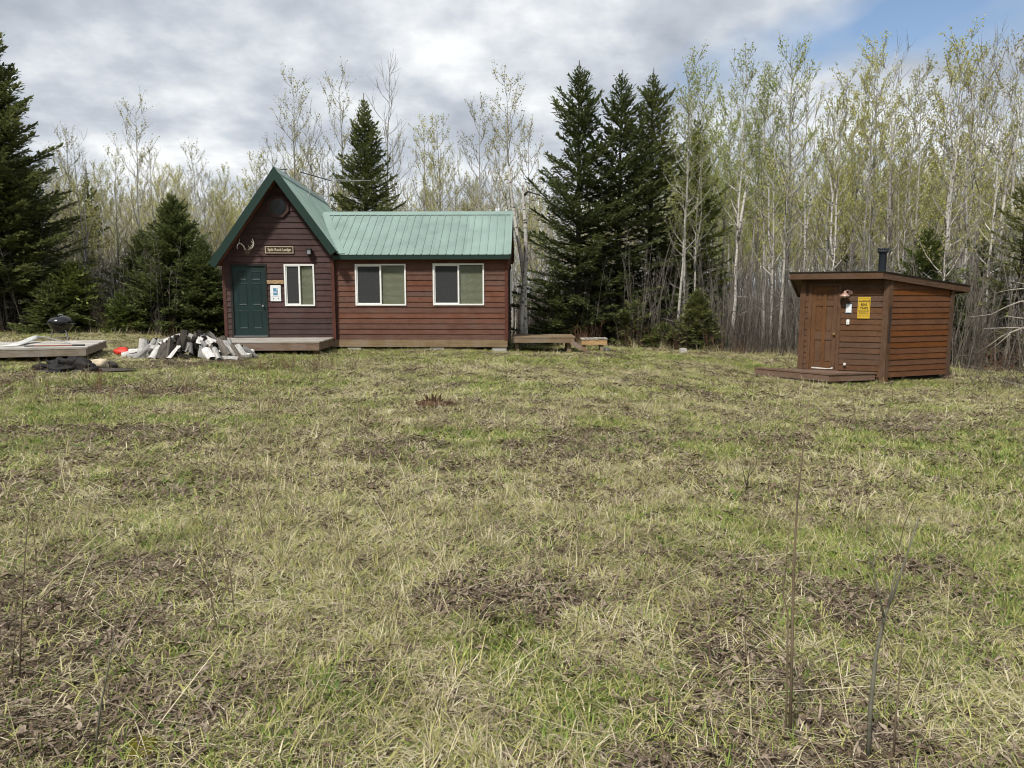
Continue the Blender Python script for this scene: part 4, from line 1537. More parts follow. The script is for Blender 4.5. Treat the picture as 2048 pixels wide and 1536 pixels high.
MB().tube([p0.lerp(p1, .2) + hh, p0.lerp(p1, .8) + hh], .014, 6).build('shaft', 'handle_wood', pole)
MB().tube([p0.lerp(p1, .8) + hh, p1 + hh], .02, 7).build('grip', 'dark_metal', pole)
MB().tube([p0 + Vector((0, .05, .05)), p0.lerp(p1, .06) + hh, p0.lerp(p1, .2) + hh], [.012, .016, .018], 6).build('hook', 'dark_metal', pole)


def lump(name, mat, c, r, seed, label=None, cat=None, parent=None, flat=.6, rough=.35, group=None):
    b = bmesh.new()
    bmesh.ops.create_icosphere(b, subdivisions=3, radius=1)
    rs = random.Random(seed)
    o = Vector((rs.random() * 50, rs.random() * 50, rs.random() * 50))
    from mathutils import noise as nz
    for v in b.verts:
        k = 1 + rough * nz.noise(v.co * 1.3 + o) + rough * .5 * nz.noise(v.co * 3.1 + o)
        v.co = Vector((v.co.x * r[0] * k, v.co.y * r[1] * k, v.co.z * r[2] * k))
    me = bpy.data.meshes.new(name)
    b.to_mesh(me)
    b.free()
    me.materials.append(MAT[mat])
    me.polygons.foreach_set('use_smooth', [True] * len(me.polygons))
    ob = bpy.data.objects.new(name, me)
    COL.objects.link(ob)
    off = ORIG[parent.name] if parent is not None else (0, 0, 0)
    ob.location = (c[0] - off[0], c[1] - off[1], c[2] - off[2])
    if parent is not None:
        ob.parent = parent
    ORIG[ob.name] = tuple(c)
    if label:
        tag(ob, label, cat, group)
    return ob


# ------------------------------------------------------------------ fire pit and firewood
def log_mesh(name, L, r, kind, seed, ends='log_end', side='log_side'):
    rs = random.Random(seed)
    if kind == 0:
        ring = [(r * (1 + rs.uniform(-.12, .12)) * math.cos(a), r * (1 + rs.uniform(-.12, .12)) * math.sin(a)) for a in [2 * math.pi * k / 9 for k in range(9)]]
    elif kind == 1:    # half
        ring = [(r * math.cos(a) * rs.uniform(.92, 1.08), r * math.sin(a) * rs.uniform(.92, 1.08) - r * .3) for a in [math.pi * k / 6 for k in range(7)]]
    else:              # quarter wedge
        ring = [(-r * .45, -r * .55)] + [(r * 1.25 * math.cos(a) - r * .45, r * 1.25 * math.sin(a) - r * .55) for a in [math.pi / 2 * k / 4 for k in range(5)]]
    n = len(ring)
    segs = 4
    vs, fs, mi = [], [], []
    for i in range(segs + 1):
        x = -L / 2 + L * i / segs
        dx, dy = rs.uniform(-.008, .008), rs.uniform(-.008, .008)
        for (y, z) in ring:
            vs.append((x + (rs.uniform(-.012, .012) if i in (0, segs) else 0), y + dx, z + dy))
    mb = MB()
    mb.add(vs, [(i * n + k, i * n + (k + 1) % n, (i + 1) * n + (k + 1) % n, (i + 1) * n + k) for i in range(segs) for k in range(n)], 0)
    o = len(mb.v) - len(vs)
    mb.f.append(tuple(reversed(range(n))))
    mb.m.append(1)
    mb.f.append(tuple(range(segs * n, (segs + 1) * n)))
    mb.m.append(1)
    return mb.mesh(name, [side, ends], smooth=False)


LOGS = [log_mesh('log', random.uniform(.38, .50), random.uniform(.065, .115), (2, 1, 2, 0, 2, 1)[k % 6], 100 + k, side='log_dark' if k % 3 == 1 else 'log_side') for k in range(12)]
WY = 17.5
wc = pt(382, 700, WY)
wc.y = WY
HW, HD, HH = 1.28, .75, .47
rl = random.Random(4)


def heap_label(x, y, z):
    lr = 'left end' if x < -.75 else 'left flank' if x < -.25 else 'middle' if x < .25 else 'right flank' if x < .75 else 'right end'
    tb_ = 'bottom' if z < .16 else 'lower' if z < .32 else 'upper' if z < .5 else 'top'
    fb_ = 'front' if y < -.2 else 'back' if y > .25 else 'core'
    return 'weathered grey split log, %s row at the %s, %s of the firewood heap' % (tb_, lr, fb_)


def put_log(me, name, loc, axis, roll, label, cat, group):
    o = bpy.data.objects.new(name, me)
    COL.objects.link(o)
    o.location = loc
    q = axis.to_track_quat('X', 'Z')
    o.rotation_mode = 'QUATERNION'
    o.rotation_quaternion = q @ Euler((roll, 0, 0)).to_quaternion()
    return tag(o, label, cat, group)


count = 0
for layer, (rad, nlog) in enumerate(((1.0, 26), (.72, 22), (.45, 16), (.2, 8), (1.06, 10))):
    for k in range(nlog):
        # front half of the mound gets most of them
        a = math.pi + (k + rl.uniform(.1, .9)) / nlog * 2 * math.pi
        ca, sa = math.cos(a), math.sin(a)
        x, y = HW * rad * ca, HD * rad * sa
        g_ = gz(wc.x + x, wc.y + y)
        hz_ = HH * max(0, 1 - rad ** 1.7) * rl.uniform(.85, 1.1) + .07
        out = Vector((ca / HW, sa / HD, 0)).normalized()
        steep = R(rl.uniform(15, 55)) if rad > .3 else R(rl.uniform(-15, 15))
        axis = (out * math.cos(steep) - Vector((0, 0, 1)) * math.sin(steep))
        axis = (axis + Vector((rl.uniform(-.35, .35), rl.uniform(-.35, .35), rl.uniform(-.15, .15)))).normalized()
        if rl.random() < .22:
            axis = Vector((rl.uniform(-1, 1), rl.uniform(-.5, .5), rl.uniform(-.25, .25))).normalized()
        me = rl.choice(LOGS)
        half = .2 * abs(axis.z)
        z = g_ + max(hz_ * 1.0, half + .05)
        put_log(me, 'split_log', (wc.x + x, wc.y + y, z), axis, rl.uniform(0, 6.28), heap_label(x, y, z - g_), 'log', 'split logs in the firewood heap')
for (px, py, ax_) in ((455, 712, (1, .1, .05)), (482, 708, (1, -.3, -.2)), (430, 715, (.9, .4, .1)), (470, 700, (.6, .3, -.7)), (490, 712, (1, .5, .1)), (448, 703, (.3, -.4, -.9)), (300, 712, (1, .2, 0))):
    p = on_ground(px, py + 2)
    put_log(rl.choice(LOGS), 'split_log', (p.x, p.y, p.z + .09 + .12 * abs(ax_[2])), Vector(ax_).normalized(), rl.uniform(0, 6), 'weathered grey split log fallen loose beside the firewood heap', 'log', 'split logs in the firewood heap')

rp_ = on_ground(246, 712)
bag = thing('red_sack', 'crumpled red and white plastic sack left of the firewood', 'sack', rp_)
lump('sack_body', 'red_plastic', (rp_.x - .02, rp_.y, rp_.z + .09), (.2, .14, .12), 3, parent=bag)
lump('sack_tail', 'white_plastic', (rp_.x + .24, rp_.y + .05, rp_.z + .08), (.17, .12, .10), 4, parent=bag, rough=.6)
lump('sack_scrap', 'white_plastic', (rp_.x + .47, rp_.y + .1, rp_.z + .06), (.12, .1, .07), 5, parent=bag, rough=.8)

fp = on_ground(145, 742)
LAB = ['charred black log at the left end of the fire pit', 'blackened log lying askew at the left of the fire pit', 'thick charred log in the middle of the fire pit', 'charred log next to the pale stone in the fire pit', 'charred log at the back of the fire pit', 'charred log at the front left of the fire pit', 'charred log at the front right of the fire pit']
for k, (px, py, a_, r_) in enumerate(((95, 736, .2, (.2, .09, .08)), (112, 732, -.5, (.24, .1, .11)), (142, 736, .1, (.22, .12, .13)), (172, 737, .3, (.2, .11, .11)), (152, 728, -.25, (.26, .09, .12)), (120, 742, .4, (.2, .08, .07)), (184, 741, .6, (.16, .08, .07)))):
    p = on_ground(px, py + 4)
    o = lump('charred_log', 'char', (p.x, p.y, p.z + r_[2] * .75), r_, 60 + k, LAB[k], 'log', rough=.75, group='charred logs in the fire pit')
    o.rotation_euler = (0, .15 - .05 * k, a_)
tag(lump('ash_bed', 'ash', (fp.x, fp.y + .25, fp.z - .02), (1.0, .45, .05), 9, rough=.3), 'dark ash bed of the old fire pit at left', 'ash', None)
p = on_ground(200, 738)
lump('pale_stone', 'stone', (p.x, p.y, p.z + .09), (.2, .14, .12), 12, 'rounded pale tan stone at the right of the fire pit', 'stone', rough=.25)
p = on_ground(215, 737)
lump('dark_stone', 'ash', (p.x + .05, p.y + .05, p.z + .05), (.13, .12, .1), 14, 'small dark stone beside the pale fire pit stone', 'stone', rough=.25)

# blocks by the woods
p = on_ground(1366, 707)
mb = MB()
mb.box(-.1, .1, -.1, .1, -.05, .15)
mb.box(-.075, .075, -.075, .075, .15, .165)
blk = mb.build('concrete_block', 'concrete', origin=(0, 0, 0), bevel=.012)
blk.location = p
tag(blk, 'pale concrete block in front of the small dark spruce', 'block')
p = on_ground(1212, 703)
lump('grey_stone', 'concrete', (p.x, p.y, p.z + .03), (.17, .12, .09), 17, 'small grey stone below the end of the bench', 'stone', rough=.25)

# rotten stump in the lawn
p = on_ground(866, 812)
st = thing('rotten_stump', 'crumbling reddish-brown stump in the middle of the lawn', 'stump', p)
lump('root_mound', 'stump', (p.x, p.y, p.z - .01), (.32, .22, .10), 31, parent=st, rough=.4)
mb = MB()
rs = random.Random(8)
for k in range(26):
    a = rs.uniform(0, 6.28)
    r_ = abs(rs.gauss(0, .09))
    b = Vector((p.x + 1.4 * r_ * math.cos(a), p.y + r_ * math.sin(a), p.z + .03))
    l = rs.uniform(.06, .17) * (1 - r_ * 2)
    tip = b + Vector((math.cos(a) * .05 + rs.uniform(-.03, .03), math.sin(a) * .03, max(l, .04)))
    mb.tube([b, b.lerp(tip, .6) + Vector((0, 0, .01)), tip], [.018, .013, .003], 5)
tag(mb.build('splinters', 'stump', st), kind='stuff')
mb = MB()
for k in range(9):
    a = rs.uniform(0, 6.28)
    pts = [Vector((p.x, p.y, p.z + .05))]
    for j in range(4):
        x, y = p.x + math.cos(a) * .17 * (j + 1) * 1.2, p.y + math.sin(a) * .12 * (j + 1)
        a += rs.uniform(-.3, .3)
        pts.append(Vector((x, y, gz(x, y) + .04 - .012 * j)))
    mb.tube(pts, [.03, .024, .018, .012, .006], 5)
tag(mb.build('roots', 'stump', st), kind='stuff')
p = on_ground(292, 1515)
lump('moss_cushion', 'moss', (p.x, p.y, p.z + .008), (.085, .07, .045), 41, 'yellow-green moss cushion at the bottom left', 'moss', rough=.7)

# ------------------------------------------------------------------ trees
def spruce_meshes(h, rbase, seed, needle, z0=.04, dens=1.0, power=.85, droop=.25, gap=.12, ragged=.25, trunk_r=None):
    """trunk mesh and needle crown mesh of a spruce standing at the origin"""
    rs = random.Random(seed)
    tr = trunk_r or .011 * h + .03
    tb = MB()
    lean = (rs.uniform(-.012, .012), rs.uniform(-.012, .012))
    tp = [Vector((lean[0] * z * h * .3 + .02 * math.sin(z * 5 + seed), lean[1] * z * h * .3, z * h)) for z in [k / 10 for k in range(11)]]
    tp[0].z -= .15
    tp[-1].z += .04
    tb.tube(tp, [tr * (1 - .94 * k / 10) for k in range(11)], 8)
    fv, ff, fm = [], [], []

    def axis_at(z):
        k = max(0, min(9.999, z / h * 10))
        i = int(k)
        return tp[i].lerp(tp[i + 1], k - i)

    def blade(p, d, l, w, up):
        k_ = .55 + .45 * min(1.0, max(0.0, (h - p.z)) / 1.3)
        l, w = l * k_, w * k_
        side = d.cross(up)
        if side.length < 1e-4:
            side = d.orthogonal()
        side.normalize()
        o = len(fv)
        m_ = p + d * l * .45
        fv.extend((p, m_ + side * w * .6, p + d * l, m_ - side * w * .6))
        ff.append((o, o + 1, o + 2, o + 3))

    z = z0 * h
    while z < h * .962:
        t = z / h
        L = rbase * (1 - t) ** power * (1.0 if t > .12 else .7 + 2.5 * t)
        L *= min(1.0, (1 - t) / .16) ** .45
        L = max(L, .09)
        nb = max(3, int((4 + 3.2 * (1 - t)) * min(1.15, dens)))
        a0 = rs.uniform(0, 6.28)
        for k in range(nb):
            if rs.random() < gap:
                continue
            a = a0 + 6.283 * k / nb + rs.uniform(-.35, .35)
            l = L * (1 + rs.uniform(-ragged, ragged * .8)) * (1.25 if rs.random() < .10 else 1)
            el = R(38) * t ** 1.3 + R(8) - droop * (1 - t) + rs.uniform(-.12, .12)
            base = axis_at(z + rs.uniform(-.05, .05))
            hd = Vector((math.cos(a), math.sin(a), 0))
            nseg = 4
            bp = [base]
            for j in range(nseg):
                e = el + (j / nseg) * .35
                bp.append(bp[-1] + (hd * math.cos(e) + Vector((0, 0, math.sin(e)))) * (l / nseg))
            if l > .35:
                tb.tube(bp, [.008 + .012 * l * (1 - j / nseg) for j in range(nseg + 1)], 3, cap=False)
            step = .085 / max(.55, dens)
            s_ = .12 * l + rs.uniform(0, .04) if l > .3 else .02
            while s_ < l:
                f = s_ / l * nseg
                i = min(nseg - 1, int(f))
                p = bp[i].lerp(bp[i + 1], f - i)
                bd = (bp[i + 1] - bp[i]).normalized()
                sdv = bd.cross(Vector((0, 0, 1)))
                sdv = sdv.normalized() if sdv.length > 1e-4 else Vector((1, 0, 0))
                tw = (.12 + .34 * min(l, 1.6) * (1 - s_ / l)) * rs.uniform(.7, 1.3)
                tw = min(tw, .55)
                for sg in (-1, 1):
                    d = (bd * rs.uniform(.6, 1.0) + sdv * sg * rs.uniform(.6, 1.0) + Vector((0, 0, rs.uniform(-.35, .2)))).normalized()
                    q = 0.0
                    while q < tw:
                        pp_ = p + d * q + Vector((0, 0, -.12 * q * q / tw))
                        dd = (d + Vector((rs.uniform(-.6, .6), rs.uniform(-.6, .6), rs.uniform(-.35, .5)))).normalized()
                        blade(pp_, dd, rs.uniform(.11, .21), rs.uniform(.042, .075), Vector((rs.uniform(-.5, .5), rs.uniform(-.5, .5), 1)).normalized())
                        q += .08
                blade(p, (bd + Vector((0, 0, rs.uniform(-.1, .5)))).normalized(), .18, .07, Vector((rs.uniform(-1, 1), rs.uniform(-1, 1), .6)).normalized())
                s_ += step
            blade(bp[-1] - (bp[-1] - bp[-2]).normalized() * .05, (bp[-1] - bp[-2]).normalized(), .15, .04, Vector((rs.uniform(-1, 1), rs.uniform(-1, 1), 1)).normalized())
        z += (.26 * (1 - .55 * t)) * (h / 10) ** .35 / dens
    for k in range(22):
        blade(Vector((tp[-1].x, tp[-1].y, h - .03 * k)), Vector((rs.uniform(-.5, .5), rs.uniform(-.5, .5), .9)).normalized(), .16, .035, Vector((rs.uniform(-1, 1), rs.uniform(-1, 1), .2)).normalized())
    tm = tb.mesh('trunk', 'spruce_bark', smooth='all', fixn=False)
    cm = bpy.data.meshes.new('crown')
    cm.from_pydata([tuple(v) for v in fv], [], ff)
    cm.materials.append(MAT[needle])
    cm.update()
    return tm, cm


def plant_tree(name, tm, cm, loc, rz_, scl, label, cat='tree', group=None):
    t = thing(name, label, cat, loc, group)
    t.rotation_euler = (0, 0, rz_)
    t.scale = scl if hasattr(scl, '__len__') else (scl, scl, scl)
    for nm, me in (('trunk', tm), ('crown', cm)):
        o = bpy.data.objects.new(nm, me)
        COL.objects.link(o)
        o.parent = t
    return t


def height_for(px, ytop, Y):
    return pt(px, ytop, Y).z - at_y(px, Y).z


# (column, top row, distance, crown radius, seed, material, kwargs, label)
SPR = [
    (-4, 2, 25.0, 2.9, 1, 'spruce_a', dict(dens=1.35, gap=.06, ragged=.35, power=.68, z0=.12), 'tallest ragged dark spruce at the left edge of the clearing'),
    (62, 300, 27.5, 2.6, 2, 'spruce_a', dict(dens=1.0, ragged=.4, gap=.15, power=.8), 'broad dark spruce just right of the tallest left-edge spruce'),
    (190, 335, 35.0, 1.5, 3, 'spruce_b', dict(dens=.8, gap=.2, ragged=.3), 'slim spruce standing among the birches at left'),
    (355, 382, 26.0, 2.1, 4, 'spruce_b', dict(dens=1.25, gap=.05), 'pointed dark spruce left of the cabin, tallest of its clump'),
    (291, 455, 27.5, 1.7, 5, 'spruce_b', dict(dens=1.15, gap=.06), 'shorter spruce left in the clump beside the cabin'),
    (408, 470, 25.2, 1.4, 6, 'spruce_b', dict(dens=1.2, gap=.06), 'short spruce closest to the cabin gable'),
    (150, 520, 25.0, 1.5, 7, 'spruce_young', dict(dens=1.1, gap=.08), 'bushy low spruce behind the kettle grill'),
    (735, 188, 30.0, 2.5, 8, 'spruce_a', dict(dens=1.0, gap=.13, ragged=.3, power=.8), 'tall dark spruce rising behind the annex roof'),
    (928, 402, 46.0, 1.3, 9, 'spruce_b', dict(dens=.8), 'distant spruce tip showing above the annex roof'),
    (1155, 124, 25.5, 2.5, 10, 'spruce_a', dict(dens=.98, gap=.2, ragged=.5, power=.62), 'left spruce of the tall trio right of the cabin'),
    (1236, 142, 26.2, 2.25, 11, 'spruce_a', dict(dens=.98, gap=.2, ragged=.5, power=.62), 'middle spruce of the tall trio right of the cabin'),
    (1298, 138, 27.8, 2.2, 12, 'spruce_a', dict(dens=.98, gap=.2, ragged=.5, power=.62), 'right spruce of the tall trio right of the cabin'),
    (1385, 228, 27.0, 1.6, 13, 'spruce_young', dict(dens=1.0, gap=.10, ragged=.3, power=.7), 'spruce half hidden behind pale trunks right of the trio'),
    (1396, 580, 23.6, .95, 14, 'spruce_a', dict(dens=1.5, gap=.02, power=.8, ragged=.15), 'small dense dark spruce behind the pale concrete block'),
    (1850, 445, 24.0, 1.75, 16, 'spruce_young', dict(dens=1.0, gap=.12, ragged=.35), 'olive green spruce behind the shed roof'),
    (2038, 300, 21.5, 1.7, 17, 'spruce_a', dict(dens=.75, gap=.25, ragged=.35, power=.9), 'sparse dark spruce at the right edge'),
    (1915, 560, 22.5, .9, 18, 'spruce_b', dict(dens=1.0, gap=.1), 'low spruce just right of the shed'),
    (1328, 648, 24.2, .75, 20, 'spruce_young', dict(dens=1.2, gap=.05), 'yellowish young spruce left of the small dark spruce'),
    (240, 585, 24.6, .9, 21, 'spruce_young', dict(dens=1.1, gap=.1), 'knee-high light green spruce in the brush left of the cabin'),
    (100, 560, 24.0, 1.2, 22, 'spruce_b', dict(dens=1.0, gap=.1), 'low spruce under the left-edge spruce'),
    (1105, 560, 24.8, 1.2, 23, 'spruce_b', dict(dens=.85, gap=.18), 'low shaded spruce at the foot of the tall trio'),
    (1265, 590, 24.4, 1.0, 24, 'spruce_b', dict(dens=.85, gap=.18), 'low spruce filling the gap under the trio'),
    (1190, 480, 28.5, 1.6, 25, 'spruce_a', dict(dens=.9, gap=.15), 'dark spruce behind the trunks of the tall trio'),
    (1340, 430, 29.5, 1.5, 26, 'spruce_a', dict(dens=.9, gap=.15), 'dark spruce behind the right of the tall trio'),
    (1690, 470, 33.0, 1.4, 27, 'spruce_b', dict(dens=.8, gap=.2), 'dim spruce deep in the woods left of the stovepipe'),
    (1960, 470, 27.0, 1.5, 28, 'spruce_a', dict(dens=.85, gap=.2), 'dark spruce behind white trunks right of the shed'),
]
for (px, yt, Y, rb, sd0, mt, kw, lab) in SPR:
    p = at_y(px, Y)
    h = height_for(px, yt, Y)
    tm, cm = spruce_meshes(h, rb, sd0, mt, **kw)
    plant_tree('spruce_tree', tm, cm, p, random.uniform(0, 6.28), 1.0, lab, 'spruce')


def aspen_meshes(seed, leaf='leaf_yellow', leaves=2.0, bare_top=False, spread=1.0, bark='aspen', first=.34, nlimb=26, H=10.0):
    """10 m aspen at the origin: trunk with limbs, and a crown of twigs and small spring leaves"""
    rs = random.Random(seed)
    tb, cb = MB(), MB()
    lv, lf = [], []
    kink = [rs.uniform(-1, 1) for _ in range(8)]
    n = 12
    tp = []
    x = y = 0.0
    for k in range(n + 1):
        t = k / n
        x += .05 * math.sin(k * .9 + seed) * kink[k % 8]
        y += .05 * math.cos(k * 1.1 + seed * 2) * kink[(k + 3) % 8]
        tp.append(Vector((x, y, H * t)))
    tp[0].z = -.2
    tb.tube(tp, [.078 * (1 - .95 * (k / n) ** .72) + (.02 if k == 0 else 0) for k in range(n + 1)], 7)

    def ax(t):
        f = min(n - .001, t * n)
        i = int(f)
        return tp[i].lerp(tp[i + 1], f - i)

    if bark == 'birch':
        f0 = rs.uniform(.22, .4)
        a = rs.uniform(0, 6.28)
        b0_ = ax(f0)
        fk = [b0_ + Vector((math.cos(a) * (.55 * q ** .7), math.sin(a) * (.55 * q ** .7), H * .5 * q)) + Vector((.06 * math.sin(q * 9), .06 * math.cos(q * 7), 0)) for q in (0, .15, .3, .5, .75, 1)]
        tb.tube(fk, [.055, .05, .043, .033, .02, .006], 6)

    def leafset(p, cnt, r):
        for _ in range(cnt):
            c = p + Vector((rs.gauss(0, r), rs.gauss(0, r), rs.gauss(0, r)))
            s = rs.uniform(.022, .043)
            a = Vector((rs.uniform(-1, 1), rs.uniform(-1, 1), rs.uniform(-1, 1))).normalized()
            b = a.orthogonal().normalized()
            o = len(lv)
            lv.extend((c - a * s, c + b * s * .8, c + a * s, c - b * s * .8))
            lf.append((o, o + 1, o + 2, o + 3))

    for k in range(nlimb):
        t = first + (.97 - first) * (k + rs.uniform(0, .9)) / nlimb
        a = k * 2.4 + rs.uniform(-.5, .5)
        L = (.45 + 2.3 * (1 - t) ** .8) * spread * rs.uniform(.6, 1.2)
        if t < .5:
            L *= .75
        p0 = ax(t)
        hd = Vector((math.cos(a), math.sin(a), 0))
        e = R(rs.uniform(28, 48))
        pts = [p0]
        for j in range(4):
            e2 = e + R(9) * j
            pts.append(pts[-1] + (hd * math.cos(e2) + Vector((0, 0, math.sin(e2)))) * L / 4 + Vector((rs.uniform(-.03, .03), rs.uniform(-.03, .03), 0)))
        r0 = .010 + .022 * (1 - t)
        tb.tube(pts, [r0 * (1 - .8 * j / 4) for j in range(5)], 4, cap=False)
        nt = int(3 + L * 4)
        for q in range(nt):
            f = rs.uniform(.25, 1.0) * 4
            i = min(3, int(f))
            p = pts[i].lerp(pts[i + 1], f - i)
            d = ((pts[i + 1] - pts[i]).normalized() + Vector((rs.uniform(-.8, .8), rs.uniform(-.8, .8), rs.uniform(-.1, .7)))).normalized()
            l = rs.uniform(.25, .6)
            m1 = p + d * l * .5 + Vector((0, 0, .02))
            m2 = p + d * l + Vector((0, 0, .06))
            cb.tube([p, m1, m2], [.007, .005, .003], 3, cap=False)
            if leaves > 0 and not (bare_top and t > .75):
                for s_ in (.35, .6, .8, 1.0):
                    leafset(p.lerp(m2, s_), max(0, int(leaves + rs.random())), .045)
    # leafy top
    for k in range(10):
        p = ax(.9 + .1 * k / 10)
        if leaves > 0 and not bare_top:
            leafset(p, int(leaves * 2), .1)
    # dead lower branches
    for k in range(int(9)):
        t = rs.uniform(.1, first + .08)
        a = rs.uniform(0, 6.28)
        L = rs.uniform(.25, .9)
        p0 = ax(t)
        p1 = p0 + Vector((math.cos(a) * L * .6, math.sin(a) * L * .6, rs.uniform(-.05, .3)))
        p2 = p1 + Vector((math.cos(a + .4) * L * .5, math.sin(a + .4) * L * .5, rs.uniform(.0, .35)))
        tb.tube([p0, p1, p2], [.012, .008, .004], 3, cap=False)
    tm = tb.mesh('trunk', bark, smooth='all', fixn=False)
    o = len(cb.v)
    nb = len(cb.f)
    cb.v.extend([tuple(v) for v in lv])
    cb.f.extend([tuple(i + o for i in f) for f in lf])
    cb.m.extend([1] * len(lf))
    cm = cb.mesh('crown', ['twig', leaf], smooth=False, fixn=False)
    return tm, cm


ASP = [aspen_meshes(50 + k, **kw) for k, kw in enumerate((
    dict(leaf='leaf_yellow', leaves=2.2), dict(leaf='leaf_yellow', leaves=2.8, spread=.85, nlimb=30), dict(leaf='leaf_green', leaves=2.4),
    dict(leaf='leaf_green', leaves=3.0, spread=.9, first=.42), dict(leaf='leaf_tan', leaves=1.6, spread=1.1), dict(leaf='leaf_tan', leaves=1.1, nlimb=30, spread=1.1),
    dict(leaf='leaf_yellow', leaves=0.0, nlimb=24), dict(leaf='leaf_yellow', leaves=1.5, bare_top=True, bark='birch', first=.28, spread=1.2),
    dict(leaf='leaf_yellow', leaves=2.0, bark='birch', first=.36, spread=1.0), dict(leaf='leaf_green', leaves=1.8, bark='birch', first=.40, spread=.95)))]

ZONES = [(60, 'behind the left-edge spruces'), (170, 'above the kettle grill'), (260, 'right of the left-edge spruces'), (340, 'left of the spruce clump by the cabin'), (480, 'behind the spruce clump by the cabin'),
         (560, 'behind the left slope of the gable'), (680, 'right of the gable peak'), (800, 'around the spruce behind the annex'), (930, 'behind the middle of the annex roof'), (1080, 'behind the right end of the annex'),
         (1360, 'behind the spruce trio'), (1440, 'right of the spruce trio'), (1520, 'midway between the spruce trio and shed'), (1600, 'just left of the shed'), (1690, 'behind the shed door'), (1790, 'around the stovepipe'),
         (1880, 'behind the right end of the shed'), (1960, 'right of the shed'), (9999, 'at the right edge')]
LOOK = ['yellow-leaved aspen', 'thickly yellow-leaved aspen', 'green-budding aspen', 'thickly green-budding aspen', 'sparse tan-leaved aspen', 'nearly bare twiggy aspen', 'leafless aspen', 'white-trunked birch', 'white-trunked yellow-leaved aspen', 'white-trunked green-budding aspen']


def tree_label(px, Y, k):
    z_ = next(t for q, t in ZONES if px < q)
    d_ = 'front-row' if Y < 26.5 else 'slender' if Y < 32 else 'deeper'
    return '%s %s standing %s' % (d_, LOOK[k], z_), 'aspens ' + z_


def zone(px):
    return 'L' if px < 480 else 'C' if px < 1080 else 'M' if px < 1590 else 'R'


ra = random.Random(77)
NAMED = {
    (285, 205): 'tallest thin aspen standing above the left woods',
    (590, 150): 'tall thin aspen rising just right of the gable peak',
    (705, 155): 'tall aspen left of the spruce behind the annex',
    (772, 130): 'tall bare-topped aspen right of the spruce behind the annex',
    (1025, 148): 'tall spreading aspen above the right end of the annex roof',
    (1365, 108): 'tall aspen immediately right of the spruce trio',
    (1885, 66): 'highest leafy aspen above the shed roof end',
    (1880, 200): 'thick white trunk rising right of the stovepipe',
}
FIX = [  # column, top row, distance, prototype
    (285, 205, 30, 5), (183, 270, 27.5, 7), (405, 290, 31, 4), (238, 300, 29, 0), (345, 335, 32, 1), (450, 335, 33, 1), (150, 265, 31, 4), (130, 300, 33, 4), (215, 330, 34, 0), (318, 300, 34, 4), (375, 345, 30, 1),
    (590, 150, 31, 5), (560, 290, 32, 5), (640, 225, 33, 6), (612, 270, 34, 5), (530, 310, 33, 1), (705, 155, 33, 5), (665, 300, 31, 6), (772, 130, 32, 6), (800, 260, 35, 5), (842, 235, 33, 0), (888, 240, 32, 0), (955, 205, 33, 4), (1025, 148, 27.0, 5), (1003, 265, 34, 4), (920, 300, 36, 4), (985, 330, 31, 6), (870, 330, 36, 1), (1065, 250, 34, 4),
    (1365, 108, 25.5, 3), (1357, 170, 24.6, 2), (1388, 260, 24.8, 2), (1408, 150, 28, 2), (1466, 95, 26, 2), (1440, 180, 30, 3), (1495, 140, 28.5, 3), (1530, 150, 25.5, 3), (1545, 180, 24.6, 7), (1575, 100, 27.5, 2), (1563, 130, 24.2, 6), (1515, 220, 31, 2), (1425, 240, 32, 3),
    (1610, 115, 27, 1), (1640, 150, 25, 0), (1662, 190, 24.2, 7), (1690, 165, 28, 1), (1720, 110, 25.2, 0), (1745, 80, 27.5, 1), (1735, 260, 24.0, 6), (1778, 95, 26, 7), (1800, 150, 29, 0), (1830, 125, 27, 1), (1855, 100, 29.5, 1), (1885, 66, 27, 1), (1880, 200, 22.8, 7), (1910, 110, 29, 0), (1940, 70, 26.5, 6), (1925, 100, 24.0, 0), (1985, 88, 27, 4), (1972, 130, 23.5, 7), (2012, 110, 26, 0), (2046, 130, 25, 1), (2030, 180, 29, 3), (1650, 210, 30, 2), (1765, 200, 31, 3), (1700, 230, 32, 2),
]
for k in range(85):
    px = ra.choice((ra.uniform(-60, 470), ra.uniform(480, 1080), ra.uniform(1320, 2110), ra.uniform(1320, 2110)))
    z_ = zone(px)
    yt = {'L': ra.uniform(330, 430), 'C': ra.uniform(300, 420), 'M': ra.uniform(240, 400), 'R': ra.uniform(200, 400)}[z_]
    pr = {'L': [0, 1, 4, 5, 1], 'C': [4, 5, 6, 1, 0], 'M': [2, 3, 2, 0, 6], 'R': [0, 1, 2, 1, 7, 6]}[z_]
    FIX.append((px, yt, ra.uniform(28, 40) if z_ != 'R' else ra.uniform(25, 38), ra.choice(pr)))
for (px, yt, Y, k) in FIX:
    if Y < 27.5 and k < 4 and ra.random() < .75:
        k = 8 if k < 2 else 9
    p = at_y(px, Y)
    h = height_for(px, yt, Y)
    z_ = zone(px)
    lab, grp = tree_label(px, Y, k)
    nm = NAMED.get((px, yt))
    s = h / 10.0
    tm, cm = ASP[k]
    t = plant_tree('aspen_tree', tm, cm, p, ra.uniform(0, 6.28), (s * ra.uniform(.85, 1.0), s * ra.uniform(.85, 1.0), s), nm or lab, 'aspen', None if nm else grp)
    t.rotation_euler = (ra.uniform(-.035, .035), ra.uniform(-.035, .035), ra.uniform(0, 6.28))

